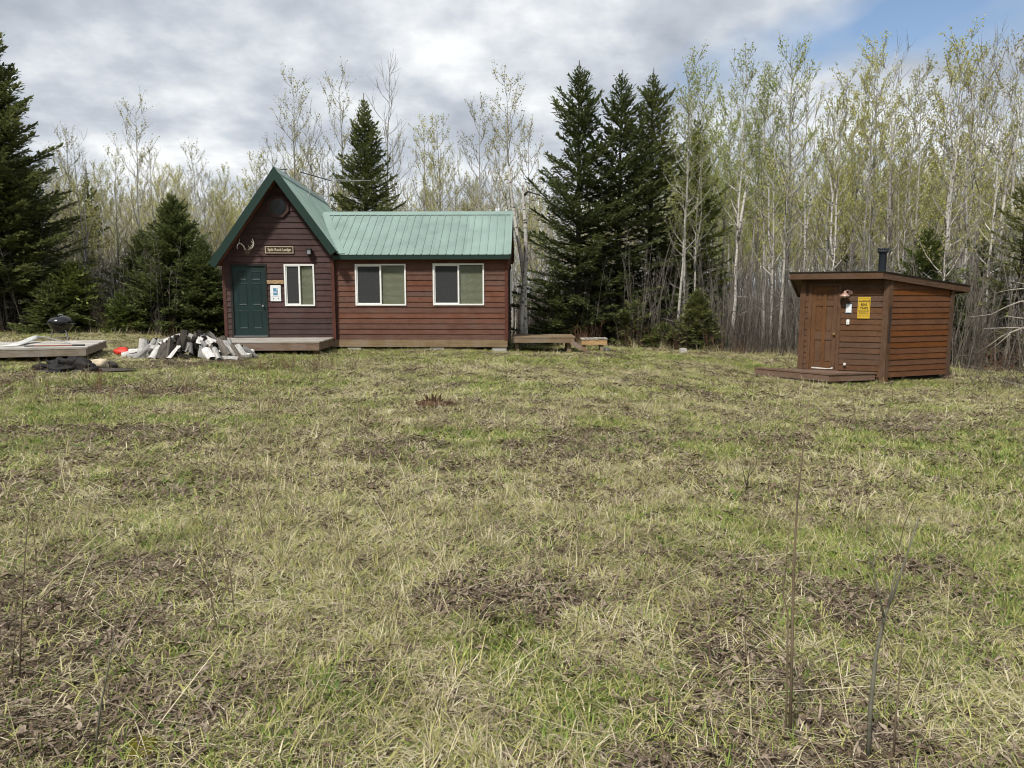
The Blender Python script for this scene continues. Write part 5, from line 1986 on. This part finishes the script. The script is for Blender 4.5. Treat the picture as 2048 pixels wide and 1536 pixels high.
# broken birch snag and its twin at the annex corner
p = at_y(1048, 23.4)
sn = thing('birch_snag', 'broken-topped white birch trunk beyond the right end of the cabin', 'birch', p)
a = [pt(x, y, 23.4) for x, y in ((1043, 690), (1042, 640), (1047, 580), (1052, 520), (1051, 450), (1047, 400), (1046, 365))]
MB().tube(a, [.10, .085, .076, .07, .062, .056, .045], 9).build('trunk', 'birch', sn, smooth='all')
b = [pt(x, y, 23.5) for x, y in ((1052, 690), (1050, 640), (1049, 560), (1040, 500), (1030, 440), (1022, 380), (1018, 330))]
MB().tube(b, [.085, .075, .068, .06, .054, .046, .03], 8).build('second_stem', 'birch', sn, smooth='all')
MB().tube([pt(1049, 390, 23.4), pt(1056, 383, 23.2), pt(1066, 386, 23.1), pt(1084, 392, 23.0)], [.05, .035, .02, .008], 6).build('broken_limb', 'spruce_bark', sn, smooth='all')


# ------------------------------------------------------------------ scattered stuff through geometry nodes
def scatter(name, pts, rot, scl, idx, sources, label, cat):
    src = bpy.data.collections.new(name + '_source')
    for k, me in enumerate(sources):
        o = bpy.data.objects.new('%s_piece_%02d' % (name, k), me)
        src.objects.link(o)
    me = bpy.data.meshes.new(name)
    me.from_pydata(np.asarray(pts).tolist(), [], [])
    n = len(pts)
    at = me.attributes.new('rot', 'FLOAT_VECTOR', 'POINT')
    at.data.foreach_set('vector', np.asarray(rot, np.float32).ravel())
    at = me.attributes.new('scl', 'FLOAT', 'POINT')
    at.data.foreach_set('value', np.asarray(scl, np.float32))
    at = me.attributes.new('idx', 'INT', 'POINT')
    at.data.foreach_set('value', np.asarray(idx, np.int32))
    ob = bpy.data.objects.new(name, me)
    COL.objects.link(ob)
    ng = bpy.data.node_groups.new(name + '_nodes', 'GeometryNodeTree')
    ng.interface.new_socket('Geometry', in_out='INPUT', socket_type='NodeSocketGeometry')
    ng.interface.new_socket('Geometry', in_out='OUTPUT', socket_type='NodeSocketGeometry')
    N = ng.nodes
    gi, go = N.new('NodeGroupInput'), N.new('NodeGroupOutput')
    mp = N.new('GeometryNodeMeshToPoints')
    ip = N.new('GeometryNodeInstanceOnPoints')
    ci = N.new('GeometryNodeCollectionInfo')
    ci.inputs['Collection'].default_value = src
    ci.inputs['Separate Children'].default_value = True
    ci.inputs['Reset Children'].default_value = True
    e2r = N.new('FunctionNodeEulerToRotation')

    def attr(nm, dt):
        a_ = N.new('GeometryNodeInputNamedAttribute')
        a_.data_type = dt
        a_.inputs['Name'].default_value = nm
        return a_.outputs['Attribute']
    lk = ng.links.new
    lk(gi.outputs[0], mp.inputs['Mesh'])
    lk(mp.outputs[0], ip.inputs['Points'])
    lk(ci.outputs[0], ip.inputs['Instance'])
    ip.inputs['Pick Instance'].default_value = True
    lk(attr('idx', 'INT'), ip.inputs['Instance Index'])
    lk(attr('rot', 'FLOAT_VECTOR'), e2r.inputs[0])
    lk(e2r.outputs[0], ip.inputs['Rotation'])
    lk(attr('scl', 'FLOAT'), ip.inputs['Scale'])
    lk(ip.outputs[0], go.inputs[0])
    md = ob.modifiers.new('scatter', 'NODES')
    md.node_group = ng
    return tag(ob, label, cat, kind='stuff')


def join_meshes(name, *mes):
    mb = MB()
    mats = []
    for me in mes:
        remap = []
        for m in me.materials:
            if m not in mats:
                mats.append(m)
            remap.append(mats.index(m))
        o = len(mb.v)
        mb.v.extend([tuple(v.co) for v in me.vertices])
        for p in me.polygons:
            mb.f.append(tuple(i + o for i in p.vertices))
            mb.m.append(remap[p.material_index])
    return mb.mesh(name, mats, smooth=False, fixn=False)


# the wood behind, too deep to tell its trees apart
far_src = [join_meshes('far_tree', *ASP[k]) for k in (0, 1, 2, 3, 4, 5, 6)]
n = 1000
fy = np.concatenate([rng.uniform(38, 75, 560), rng.uniform(75, 140, 440)])
fx = rng.uniform(-1, 1, n) * (fy * .85 + 4)
pxs = 1024 + fx / fy * F
top = np.interp(pxs, [0, 300, 500, 700, 1050, 1330, 1600, 2048], [365, 375, 395, 400, 390, 360, 335, 320]) + rng.uniform(-25, 90, n) + np.where(fy > 75, 40, 0)
hh_ = (HZ - top) / F * fy + CAMZ
leafy_right = pxs > 1300
fidx = np.where(leafy_right, rng.choice([0, 1, 2, 3, 1, 6], n), rng.choice([0, 1, 4, 5, 6, 4], n))
# the clearing is ringed by trees: sides and behind the camera
m = 520
ra_ = rng.uniform(28, 60, m)
th_ = rng.uniform(R(48), R(312), m)
fx = np.concatenate([fx, ra_ * np.sin(th_)])
fy = np.concatenate([fy, ra_ * np.cos(th_)])
hh_ = np.concatenate([hh_, rng.uniform(9, 14, m)])
fidx = np.concatenate([fidx, rng.choice([0, 1, 2, 3, 4, 7, 7, 7], m)])
n += m
fpts = np.stack([fx, fy, ground_np(fx, fy)], 1)
far_src.append(join_meshes('far_spruce', *spruce_meshes(10.0, 2.0, 500, 'spruce_a', dens=.7)))
scatter('far_woods', fpts, np.stack([rng.uniform(-.04, .04, n), rng.uniform(-.04, .04, n), rng.uniform(0, 6.28, n)], 1), hh_ / 10, fidx, far_src, 'dense mass of grey-stemmed budding trees deep behind the clearing', 'woods')


# thin understorey poles and brush along the edge
def brush_mesh(name, seed, hmin, hmax, nst, mat, spread, r0=.008):
    rs = random.Random(seed)
    mb = MB()
    for k in range(nst):
        a, q = rs.uniform(0, 6.28), rs.uniform(0, spread)
        p = Vector((math.cos(a) * q, math.sin(a) * q, -.05))
        h = rs.uniform(hmin, hmax)
        d = Vector((math.cos(a) * .18 + rs.uniform(-.12, .12), math.sin(a) * .18 + rs.uniform(-.12, .12), 1))
        pts = [p, p + d * h * .35, p + d * h * .7 + Vector((rs.uniform(-.06, .06), rs.uniform(-.06, .06), 0)), p + d * h]
        mb.tube(pts, [r0, r0 * .8, r0 * .55, r0 * .25], 3, cap=False)
        for j in range(int(3 + h * 2.2)):
            t = rs.uniform(.3, .98)
            i = min(2, int(t * 3))
            b = pts[i].lerp(pts[i + 1], t * 3 - i)
            l = rs.uniform(.12, .4) * min(1, h)
            e = b + Vector((rs.uniform(-1, 1), rs.uniform(-1, 1), rs.uniform(.4, 1.3))).normalized() * l
            mb.tube([b, e], [r0 * .45, r0 * .2], 3, cap=False)
    return mb.mesh(name, mat, fixn=False)


br_src = [brush_mesh('brush', 300 + k, 1.6, 4.2, 5, 'twig', .5, .014) for k in range(3)] + [brush_mesh('brush', 310 + k, .5, 1.5, 12, 'brush', .4) for k in range(3)] + [brush_mesh('brush', 320 + k, .3, .8, 14, 'red_brush', .35, .006) for k in range(2)]
n = 4200
by = rng.uniform(19, 48, n)
bx = rng.uniform(-1, 1, n) * (by * .82 + 3)
w = dist_woods(bx, by)
keep = (w > .45) & ~((bx > -9.5) & (bx < .8) & (by < 27.5)) & ~((bx > 6.4) & (bx < 11.4) & (by < 20.5))
bx, by, w = bx[keep], by[keep], w[keep]
n = len(bx)
edge_ = (w < .97)
bi = np.where(edge_, rng.choice([3, 4, 5, 6, 7, 6, 7], n), rng.choice([0, 1, 2, 3, 4, 5, 0, 1, 2], n))
scatter('underbrush', np.stack([bx, by, ground_np(bx, by)], 1), np.stack([np.zeros(n), np.zeros(n), rng.uniform(0, 6.28, n)], 1), rng.uniform(.7, 1.25, n), bi, br_src, 'bare grey and reddish brush along the foot of the woods', 'brush')


# ------------------------------------------------------------------ grass
def strip(mb, p, hd, lean, L, w, curl, rs, mi=0, seg=3):
    """one bent blade"""
    side = Vector((-hd.y, hd.x, 0))
    q = Vector(p)
    e = lean
    vs = []
    for k in range(seg):
        ww = w * (1 - k / seg * .55)
        vs += [q - side * ww, q + side * ww]
        q = q + (hd * math.sin(e) + Vector((0, 0, math.cos(e)))) * (L / seg)
        if q.z < .004:
            q.z = .004 + rs.uniform(0, .01)
        e += curl
    vs.append(q)
    fs = [(2 * k, 2 * k + 1, 2 * k + 3, 2 * k + 2) for k in range(seg - 1)] + [(2 * seg - 2, 2 * seg - 1, 2 * seg)]
    mb.add(vs, fs, mi)


def tuft(name, seed, nb, L, w, lean, curl, spread, mats, pick):
    rs = random.Random(seed)
    mb = MB()
    main = rs.uniform(0, 6.28)
    for k in range(nb):
        a = rs.uniform(0, 6.28)
        q = spread * math.sqrt(rs.random())
        hda = rs.uniform(0, 6.28) if rs.random() < .6 else main + rs.uniform(-.6, .6)
        strip(mb, (math.cos(a) * q, math.sin(a) * q, 0.0), Vector((math.cos(hda), math.sin(hda), 0)), rs.uniform(*lean), rs.uniform(*L), rs.uniform(*w), rs.uniform(*curl), rs, rs.choice(pick))
    return mb.mesh(name, mats, fixn=False)


def litter_mesh(name, seed, nb, spread, s):
    rs = random.Random(seed)
    mb = MB()
    for k in range(nb):
        a, q = rs.uniform(0, 6.28), spread * math.sqrt(rs.random())
        c = Vector((math.cos(a) * q, math.sin(a) * q, rs.uniform(.004, .035)))
        l = rs.uniform(*s)
        d = Vector((rs.uniform(-1, 1), rs.uniform(-1, 1), rs.uniform(-.5, .5))).normalized()
        b = d.cross(Vector((rs.uniform(-.5, .5), rs.uniform(-.5, .5), 1))).normalized() * l * rs.uniform(.2, .45)
        up = Vector((0, 0, l * rs.uniform(.1, .5)))
        mb.add([c - d * l, c + b + up, c + d * l, c - b + up], [(0, 1, 2), (0, 2, 3)])
    for k in range(nb // 4):
        a, q = rs.uniform(0, 6.28), spread * math.sqrt(rs.random())
        c = Vector((math.cos(a) * q, math.sin(a) * q, rs.uniform(.0, .02)))
        e = c + Vector((rs.uniform(-.09, .09), rs.uniform(-.09, .09), rs.uniform(.0, .05)))
        mb.tube([c, e], [.0022, .001], 3, cap=False)
    return mb.mesh(name, 'litter', fixn=False)


def rosette(name, seed):
    rs = random.Random(seed)
    mb = MB()
    for k in range(9):
        a = k * 2.4
        strip(mb, (0, 0, 0), Vector((math.cos(a), math.sin(a), 0)), rs.uniform(.5, 1.2), rs.uniform(.03, .075), rs.uniform(.006, .012), .25, rs)
    return mb.mesh(name, 'weed_leaf', fixn=False)


GR = []
for k in range(4):   # 0-3 matted straw
    GR.append(tuft('grass_tuft', 400 + k, 24, (.05, .15), (.0014, .0030), (.6, 1.5), (.15, .7), .07, ['straw', 'straw_green'], [0, 0, 0, 1]))
for k in range(4):   # 4-7 yellow-green mixed
    GR.append(tuft('grass_tuft', 410 + k, 24, (.04, .11), (.0013, .0028), (.3, 1.25), (.15, .7), .06, ['straw_green', 'grass_green', 'straw'], [0, 0, 1, 2]))
for k in range(3):   # 8-10 fresh green
    GR.append(tuft('grass_tuft', 420 + k, 24, (.03, .085), (.0014, .0028), (.1, .9), (.1, .5), .05, ['grass_green', 'straw_green'], [0, 0, 0, 1]))
for k in range(3):   # 11-13 dead leaf litter
    GR.append(litter_mesh('litter_patch', 430 + k, 34, .10, (.010, .026)))
for k in range(3):   # 14-16 long fallen stems
    GR.append(tuft('fallen_stems', 440 + k, 4, (.30, .70), (.0010, .0020), (1.15, 1.5), (.0, .12), .08, ['straw', 'litter'], [0, 0, 1]))
GR.append(rosette('rosette', 450))   # 17
for k in range(2):   # 18-19 upright dry grass
    GR.append(tuft('grass_tuft', 460 + k, 14, (.10, .24), (.0011, .0022), (.1, .7), (.08, .4), .06, ['straw', 'straw_green'], [0, 0, 1]))

for k in range(3):   # 20-22 curled dead weed clumps
    GR.append(tuft('weed_clump', 470 + k, 26, (.03, .09), (.0022, .0048), (.0, 1.1), (.35, 1.1), .06, ['litter'], [0]))

# obstacles the grass keeps out of
def keep_out(x, y, grow=0.0):
    ok = np.ones(len(x), bool)
    for T_, u0, u1, v0, v1 in ((TG, -.02, GW + .05, .1, GD), (TA, 0, AW, .1, AD), (TG, .1, GW - .2, -1.85, 0), (TPL, -4.6, -.05, .05, 2.85), (TS, .05, 1.8, .1, 1.6)):
        Ti = T_.inverted()
        u = Ti[0][0] * x + Ti[0][1] * y + Ti[0][3]
        v = Ti[1][0] * x + Ti[1][1] * y + Ti[1][3]
        ok &= ~((u > u0 - grow) & (u < u1 + grow) & (v > v0 - grow) & (v < v1 + grow))
    inside = np.ones(len(x), bool)
    for a, b in zip(foot, foot[1:] + foot[:1]):
        d = b - a
        inside &= ((-d.y * (x - a.x) + d.x * (y - a.y)) / d.length > .1 - grow)
    ok &= ~inside
    ok &= ~(((x - wc.x) / 1.2) ** 2 + ((y - wc.y) / .7) ** 2 < .85)
    ok &= ~(((x - fp.x) / .95) ** 2 + ((y - fp.y - .2) / .42) ** 2 < 1)
    return ok


# small pieces as arrays, so that whole tiles of turf can be put together quickly
TMATS = ['straw', 'straw_green', 'grass_green', 'litter', 'weed_leaf']
GA = []
for me in GR:
    me.calc_loop_triangles()
    V = np.empty(len(me.vertices) * 3)
    me.vertices.foreach_get('co', V)
    Tr = np.empty(len(me.loop_triangles) * 3, np.int32)
    me.loop_triangles.foreach_get('vertices', Tr)
    mi_ = np.empty(len(me.loop_triangles), np.int32)
    me.loop_triangles.foreach_get('material_index', mi_)
    mp_ = np.array([TMATS.index(m.name) for m in me.materials])
    GA.append((V.reshape(-1, 3), Tr.reshape(-1, 3), mp_[mi_]))

STRAW, MIX, GREEN, LIT, STEMS, ROS, UP, WEED = [0, 1, 2, 3], [4, 5, 6, 7], [8, 9, 10], [11, 12, 13], [14, 15, 16], [17], [18, 19], [20, 21, 22]
#            straw mix  green litter stems rosette upright
TILES = {
    'straw': (.56, .25, .05, .06, .012, .00, .03, .04),
    'mixed': (.24, .42, .22, .05, .010, .015, .01, .04),
    'green': (.10, .32, .50, .02, .008, .03, .00, .02),
    'litter': (.22, .14, .11, .24, .030, .02, .00, .24),
    'half': (.26, .28, .17, .12, .020, .025, .00, .13),
}
TNAMES = list(TILES)


def tile_mesh(size, dens, scl, mixw, zs=1.0):
    n = int(size * size * dens)
    # jittered, a little past the rim so that neighbours knit together
    x = rng.uniform(-.56, .56, n) * size
    y = rng.uniform(-.56, .56, n) * size
    sets = (STRAW, MIX, GREEN, LIT, STEMS, ROS, UP, WEED)
    kind = rng.choice(8, n, p=np.array(mixw) / sum(mixw))
    # pieces of a kind keep company
    order = fbm(x + rng.uniform(0, 99), y, size * .3, 3, 2)
    vs, ts, ms, o = [], [], [], 0
    for i in range(n):
        k = sets[kind[i]][rng.integers(len(sets[kind[i]]))]
        V, T_, m_ = GA[k]
        a = rng.uniform(0, 6.28)
        s = scl * rng.uniform(.65, 1.3)
        c, q = math.cos(a) * s, math.sin(a) * s
        W = np.empty_like(V)
        W[:, 0] = V[:, 0] * c - V[:, 1] * q + x[i]
        W[:, 1] = V[:, 0] * q + V[:, 1] * c + y[i]
        W[:, 2] = V[:, 2] * s * zs * rng.uniform(.8, 1.15) - .004
        vs.append(W)
        ts.append(T_ + o)
        ms.append(m_)
        o += len(V)
    vs, ts, ms = np.concatenate(vs), np.concatenate(ts), np.concatenate(ms)
    me = bpy.data.meshes.new('turf')
    me.vertices.add(len(vs))
    me.vertices.foreach_set('co', vs.ravel())
    me.loops.add(len(ts) * 3)
    me.loops.foreach_set('vertex_index', ts.ravel().astype(np.int32))
    me.polygons.add(len(ts))
    me.polygons.foreach_set('loop_start', np.arange(0, len(ts) * 3, 3, dtype=np.int32))
    me.polygons.foreach_set('material_index', ms.astype(np.int32))
    for m in TMATS:
        me.materials.append(MAT[m])
    me.update(calc_edges=True)
    return me


def turf(name, label, size, dens, scl, y0, y1, var, zs=1.0):
    """tiles of turf over the lawn between two distances"""
    src = []
    for t_ in TNAMES:
        for k in range(var):
            src.append(tile_mesh(size, dens, scl, TILES[t_], zs))
    ys = np.arange(y0 + size / 2, y1, size)
    X, Y = [], []
    for yy in ys:
        half = yy * .80 + 1.0
        k = int(math.ceil(half / size))
        xx = (np.arange(-k, k + 1) + (.5 if int(yy / size) % 2 else 0)) * size
        X.append(xx)
        Y.append(np.full(len(xx), yy))
    x, y = np.concatenate(X), np.concatenate(Y)
    x = x + rng.uniform(-.06, .06, len(x)) * size
    y = y + rng.uniform(-.06, .06, len(y)) * size
    ok = keep_out(x, y, -.2 if size < .8 else -.35) & (dist_woods(x, y) < .75)
    x, y = x[ok], y[ok]
    n = len(x)
    g = fbm(x, y, 2.0, 31, 3) + rng.normal(0, .06, n)
    b = fbm(x, y, 1.1, 47, 3) + rng.normal(0, .07, n)
    near = np.clip((4.2 - y) / 2.2, 0, 1)
    left = np.clip((-x / np.maximum(y, 1) - .1) / .45, 0, 1)
    right = np.clip((x / np.maximum(y, 1) - .1) / .5, 0, 1)
    cab = np.exp(-((x + 4.3) / 3.0) ** 2 - ((y - 18.3) / 1.1) ** 2)
    pit = np.exp(-((x - fp.x) / 2.2) ** 2 - ((y - fp.y + .4) / 1.3) ** 2)
    stp = np.exp(-((x + 1.2) / 1.5) ** 2 - ((y - 10.4) / .8) ** 2)
    gv = g + .02 - .05 * np.clip((y - 6) / 4, 0, 1) + .30 * cab - .05 * right - .05 * left + .07 * near
    bv = b + .16 * near + .07 * left - .3 * cab + .25 * pit + .16 * stp - .03 * right - .10 * np.clip((y - 6.5) / 4, 0, 1)
    t_ = np.where(gv > .46, 1, 0)
    t_ = np.where(gv > .565, 2, t_)
    t_ = np.where(bv > .60, 4, t_)
    t_ = np.where(bv > .71, 3, t_)
    idx = t_ * var + rng.integers(0, var, n)
    e = size * .4
    gx_ = (ground_np(x + e, y) - ground_np(x - e, y)) / (2 * e)
    gy_ = (ground_np(x, y + e) - ground_np(x, y - e)) / (2 * e)
    z = (ground_np(x + e, y) + ground_np(x - e, y) + ground_np(x, y + e) + ground_np(x, y - e) + ground_np(x, y) * 2) / 6
    rot = np.stack([np.arctan(gy_), -np.arctan(gx_), rng.integers(0, 4, n) * (math.pi / 2) + rng.uniform(-.2, .2, n)], 1)
    # tilt is about the world axes, so undo the spin order: euler XYZ applies x, y first and z last
    cz, sz = np.cos(-rot[:, 2]), np.sin(-rot[:, 2])
    rx, ry = rot[:, 0].copy(), rot[:, 1].copy()
    rot[:, 0] = rx * cz - ry * sz
    rot[:, 1] = rx * sz + ry * cz
    return scatter(name, np.stack([x, y, z], 1), rot, np.ones(n), idx, src, label, 'grass')


turf('near_grass', 'matted straw, green blades and dead leaves of the near lawn', .5, 900, 1.05, .9, 5.4, 4, .9)
turf('middle_grass', 'matted straw-coloured and green grass of the middle lawn', .8, 270, 1.4, 5.4, 11.0, 3, .8)
turf('far_grass', 'yellowish short grass of the far lawn before the cabin', 1.2, 100, 2.0, 11.0, 28.0, 3, .62)

# taller dead grass along the edge of the woods and round the footings
n = 6500
ey = rng.uniform(14, 28, n)
ex = rng.uniform(-1, 1, n) * (ey * .8 + 1)
wv = dist_woods(ex, ey)
ok = keep_out(ex, ey) & (wv > .02) & (wv < .95)
ex, ey = ex[ok], ey[ok]
n = len(ex)
scatter('edge_grass', np.stack([ex, ey, ground_np(ex, ey)], 1), np.stack([np.zeros(n), np.zeros(n), rng.uniform(0, 6.28, n)], 1), rng.uniform(1.0, 2.1, n), rng.choice([18, 19, 18, 0, 1, 14], n), GR, 'taller dead straw grass along the edge of the woods', 'grass')

n = 110
dx_ = rng.normal(0, 1.0, n) * 1.6
dy_ = rng.normal(0, 1.0, n) * .8
wx = np.concatenate([-6.6 + dx_[:60], -4.9 + dx_[60:] * .5])
wy = np.concatenate([11.6 + dy_[:60], 15.2 + dy_[60:] * .6])
n = len(wx)
scatter('dead_weeds', np.stack([wx, wy, ground_np(wx, wy)], 1), np.stack([rng.normal(0, .25, n), rng.normal(0, .25, n), rng.uniform(0, 6.28, n)], 1), rng.uniform(.2, .45, n), rng.choice([0, 1], n), [brush_mesh('weed', 340 + k, .3, .9, 10, ['red_brush', 'stalk'][k], .4, .007) for k in range(2)], 'reddish dead weeds in the lawn before the fire pit', 'weeds')

# ------------------------------------------------------------------ standing stems
def stem_from_pixels(name, label, stems, Y0=None, mat='sapling', cat='sapling', group=None):
    """stems: list of (pixel path from the ground up, base radius); the first pixel of the first stem stands on the ground"""
    b = on_ground(*stems[0][0][0]) if Y0 is None else at_y(stems[0][0][0][0], Y0)
    t = thing(name, label, cat, b, group)
    for k, (path, r) in enumerate(stems):
        pts = [pt(x, y, b.y + (.02 * j if j else 0)) for j, (x, y) in enumerate(path)]
        if k == 0:
            pts[0].z = gz(pts[0].x, pts[0].y) - .03
        rr = [r * (1 - .75 * j / (len(pts) - 1)) for j in range(len(pts))]
        MB().tube(pts, rr, 6).build('stem' if k == 0 else 'branch', mat, t, smooth='all')
    return t


stem_from_pixels('sapling', 'tallest thin bare whip standing right of centre in the foreground', [([(1580, 1492), (1584, 1300), (1588, 1120), (1595, 1000), (1606, 900), (1617, 800)], .0062), ([(1588, 1180), (1596, 1150), (1600, 1138)], .002)], mat='stalk')
stem_from_pixels('sapling', 'thinner crooked whip beside the tallest foreground whip', [([(1570, 1488), (1574, 1380), (1576, 1230), (1566, 1190), (1574, 1110), (1582, 1005)], .004)], mat='stalk')
stem_from_pixels('sapling', 'forked grey-green sapling in the lower right foreground', [([(1736, 1534), (1741, 1410), (1752, 1310), (1770, 1230), (1790, 1180), (1812, 1115), (1838, 1035)], .0085), ([(1768, 1235), (1756, 1180), (1745, 1130), (1728, 1100)], .004), ([(1776, 1216), (1788, 1160), (1794, 1130)], .005), ([(1745, 1130), (1754, 1100)], .0022), ([(1760, 1295), (1750, 1278)], .002)], mat='sapling')
stem_from_pixels('sapling', 'knobbly brown stem just right of the forked sapling', [([(1785, 1530), (1793, 1420), (1800, 1340), (1809, 1248)], .0045)], mat='stalk')
stem_from_pixels('sapling', 'small dark forked twig standing in the right of the lawn', [([(1492, 988), (1496, 955), (1503, 920)], .006), ([(1494, 975), (1486, 940), (1480, 915)], .004), ([(1496, 955), (1510, 935), (1516, 905)], .004)], mat='brush')
stem_from_pixels('sapling', 'pair of thin dark stems at the lower left edge', [([(38, 1375), (42, 1260), (50, 1110), (62, 980)], .0042), ([(22, 1375), (30, 1270), (38, 1130)], .003)], mat='stalk')
stem_from_pixels('sapling', 'single grey stem in the bottom left foreground', [([(185, 1525), (200, 1420), (218, 1330), (232, 1235)], .005)], mat='sapling')
rs = random.Random(99)
for k in range(75):
    Yk = rs.uniform(2.8, 17)
    px = rs.uniform(-10, 2050)
    b = at_y(px, Yk)
    if not keep_out(np.array([b.x]), np.array([b.y]))[0]:
        continue
    h = rs.uniform(.22, .55) * (1.25 if Yk > 9 else 1)
    t = thing('dry_stalk', 'thin dead brown stalk %s, %s of the lawn' % ('in the near foreground' if Yk < 4 else 'in the foreground' if Yk < 6.5 else 'halfway to the cabin' if Yk < 10.5 else 'in the far part', 'far left' if px < 400 else 'left' if px < 820 else 'centre' if px < 1230 else 'right' if px < 1650 else 'far right'), 'stalk', b, 'dead stalks in the lawn')
    d = Vector((rs.uniform(-.18, .18), rs.uniform(-.18, .18), 1))
    r0 = rs.uniform(.0016, .0028) * (1 + Yk * .06)
    MB().tube([b - Vector((0, 0, .03)), b + d * h * .5, b + d * h + Vector((rs.uniform(-.04, .04), 0, 0))], [r0, r0 * .8, r0 * .4], 4).build('stem', 'stalk', t)
    for j in range(rs.randint(1, 4)):
        q = b + d * h * rs.uniform(.45, .95)
        MB().tube([q, q + Vector((rs.uniform(-.08, .08), rs.uniform(-.05, .05), rs.uniform(.03, .1)))], [r0 * .5, r0 * .25], 3).build('side_twig', 'stalk', t)

# fallen pale limb with bare twigs at the right edge
fb = at_y(2040, 16.0)
fl_ = thing('fallen_limb', 'bare pale fallen limb with curving twigs at the right edge', 'branch', fb)
limbs = [([(2085, 640), (2030, 662), (2005, 672), (1980, 690), (1953, 706)], .026), ([(2085, 600), (2040, 603), (2010, 615), (1982, 629), (1938, 634)], .018),
         ([(2090, 570), (2048, 577), (2018, 580), (1990, 586)], .016), ([(2080, 640), (2040, 636), (2012, 632), (1995, 640)], .014), ([(2080, 660), (2030, 655), (1968, 657), (1960, 685)], .012),
         ([(2020, 668), (1996, 688), (1970, 708)], .013), ([(2060, 655), (2045, 690), (2040, 730)], .012), ([(2085, 545), (2050, 568), (2020, 562)], .014),
         ([(2090, 780), (2050, 772), (2020, 765), (1990, 755)], .013), ([(2080, 820), (2040, 812), (2010, 818), (1970, 808)], .012), ([(2048, 775), (2025, 790), (2015, 812)], .008), ([(2090, 690), (2090, 740), (2085, 800)], .03)]
for path, r in limbs:
    pts = [pt(x, y, 15.2 + .25 * j) for j, (x, y) in enumerate(path)]
    for q in pts:
        q.z = max(q.z, gz(q.x, q.y) + .02)
    MB().tube(pts, [r * (1 - .7 * j / (len(pts) - 1)) for j in range(len(pts))], 6).build('limb', 'dead_limb', fl_, smooth='all')
rs = random.Random(5)
mb = MB()
for k in range(520):
    x = 2080 - 150 * rs.random() ** 1.5
    y = rs.uniform(640 + (2080 - x) * .35, 800)
    Yq = rs.uniform(15.0, 17.5)
    b = pt(x, y, Yq)
    b.z = max(b.z, gz(b.x, b.y) + .02)
    d = Vector((rs.uniform(-1, 1), rs.uniform(-.5, .5), rs.uniform(-.4, .9))).normalized() * rs.uniform(.15, .5)
    mb.tube([b, b + d * .5 + Vector((0, 0, .03)), b + d], [.006, .004, .002], 3, cap=False)
tag(mb.build('twig_tangle', 'brush', fl_), kind='stuff')
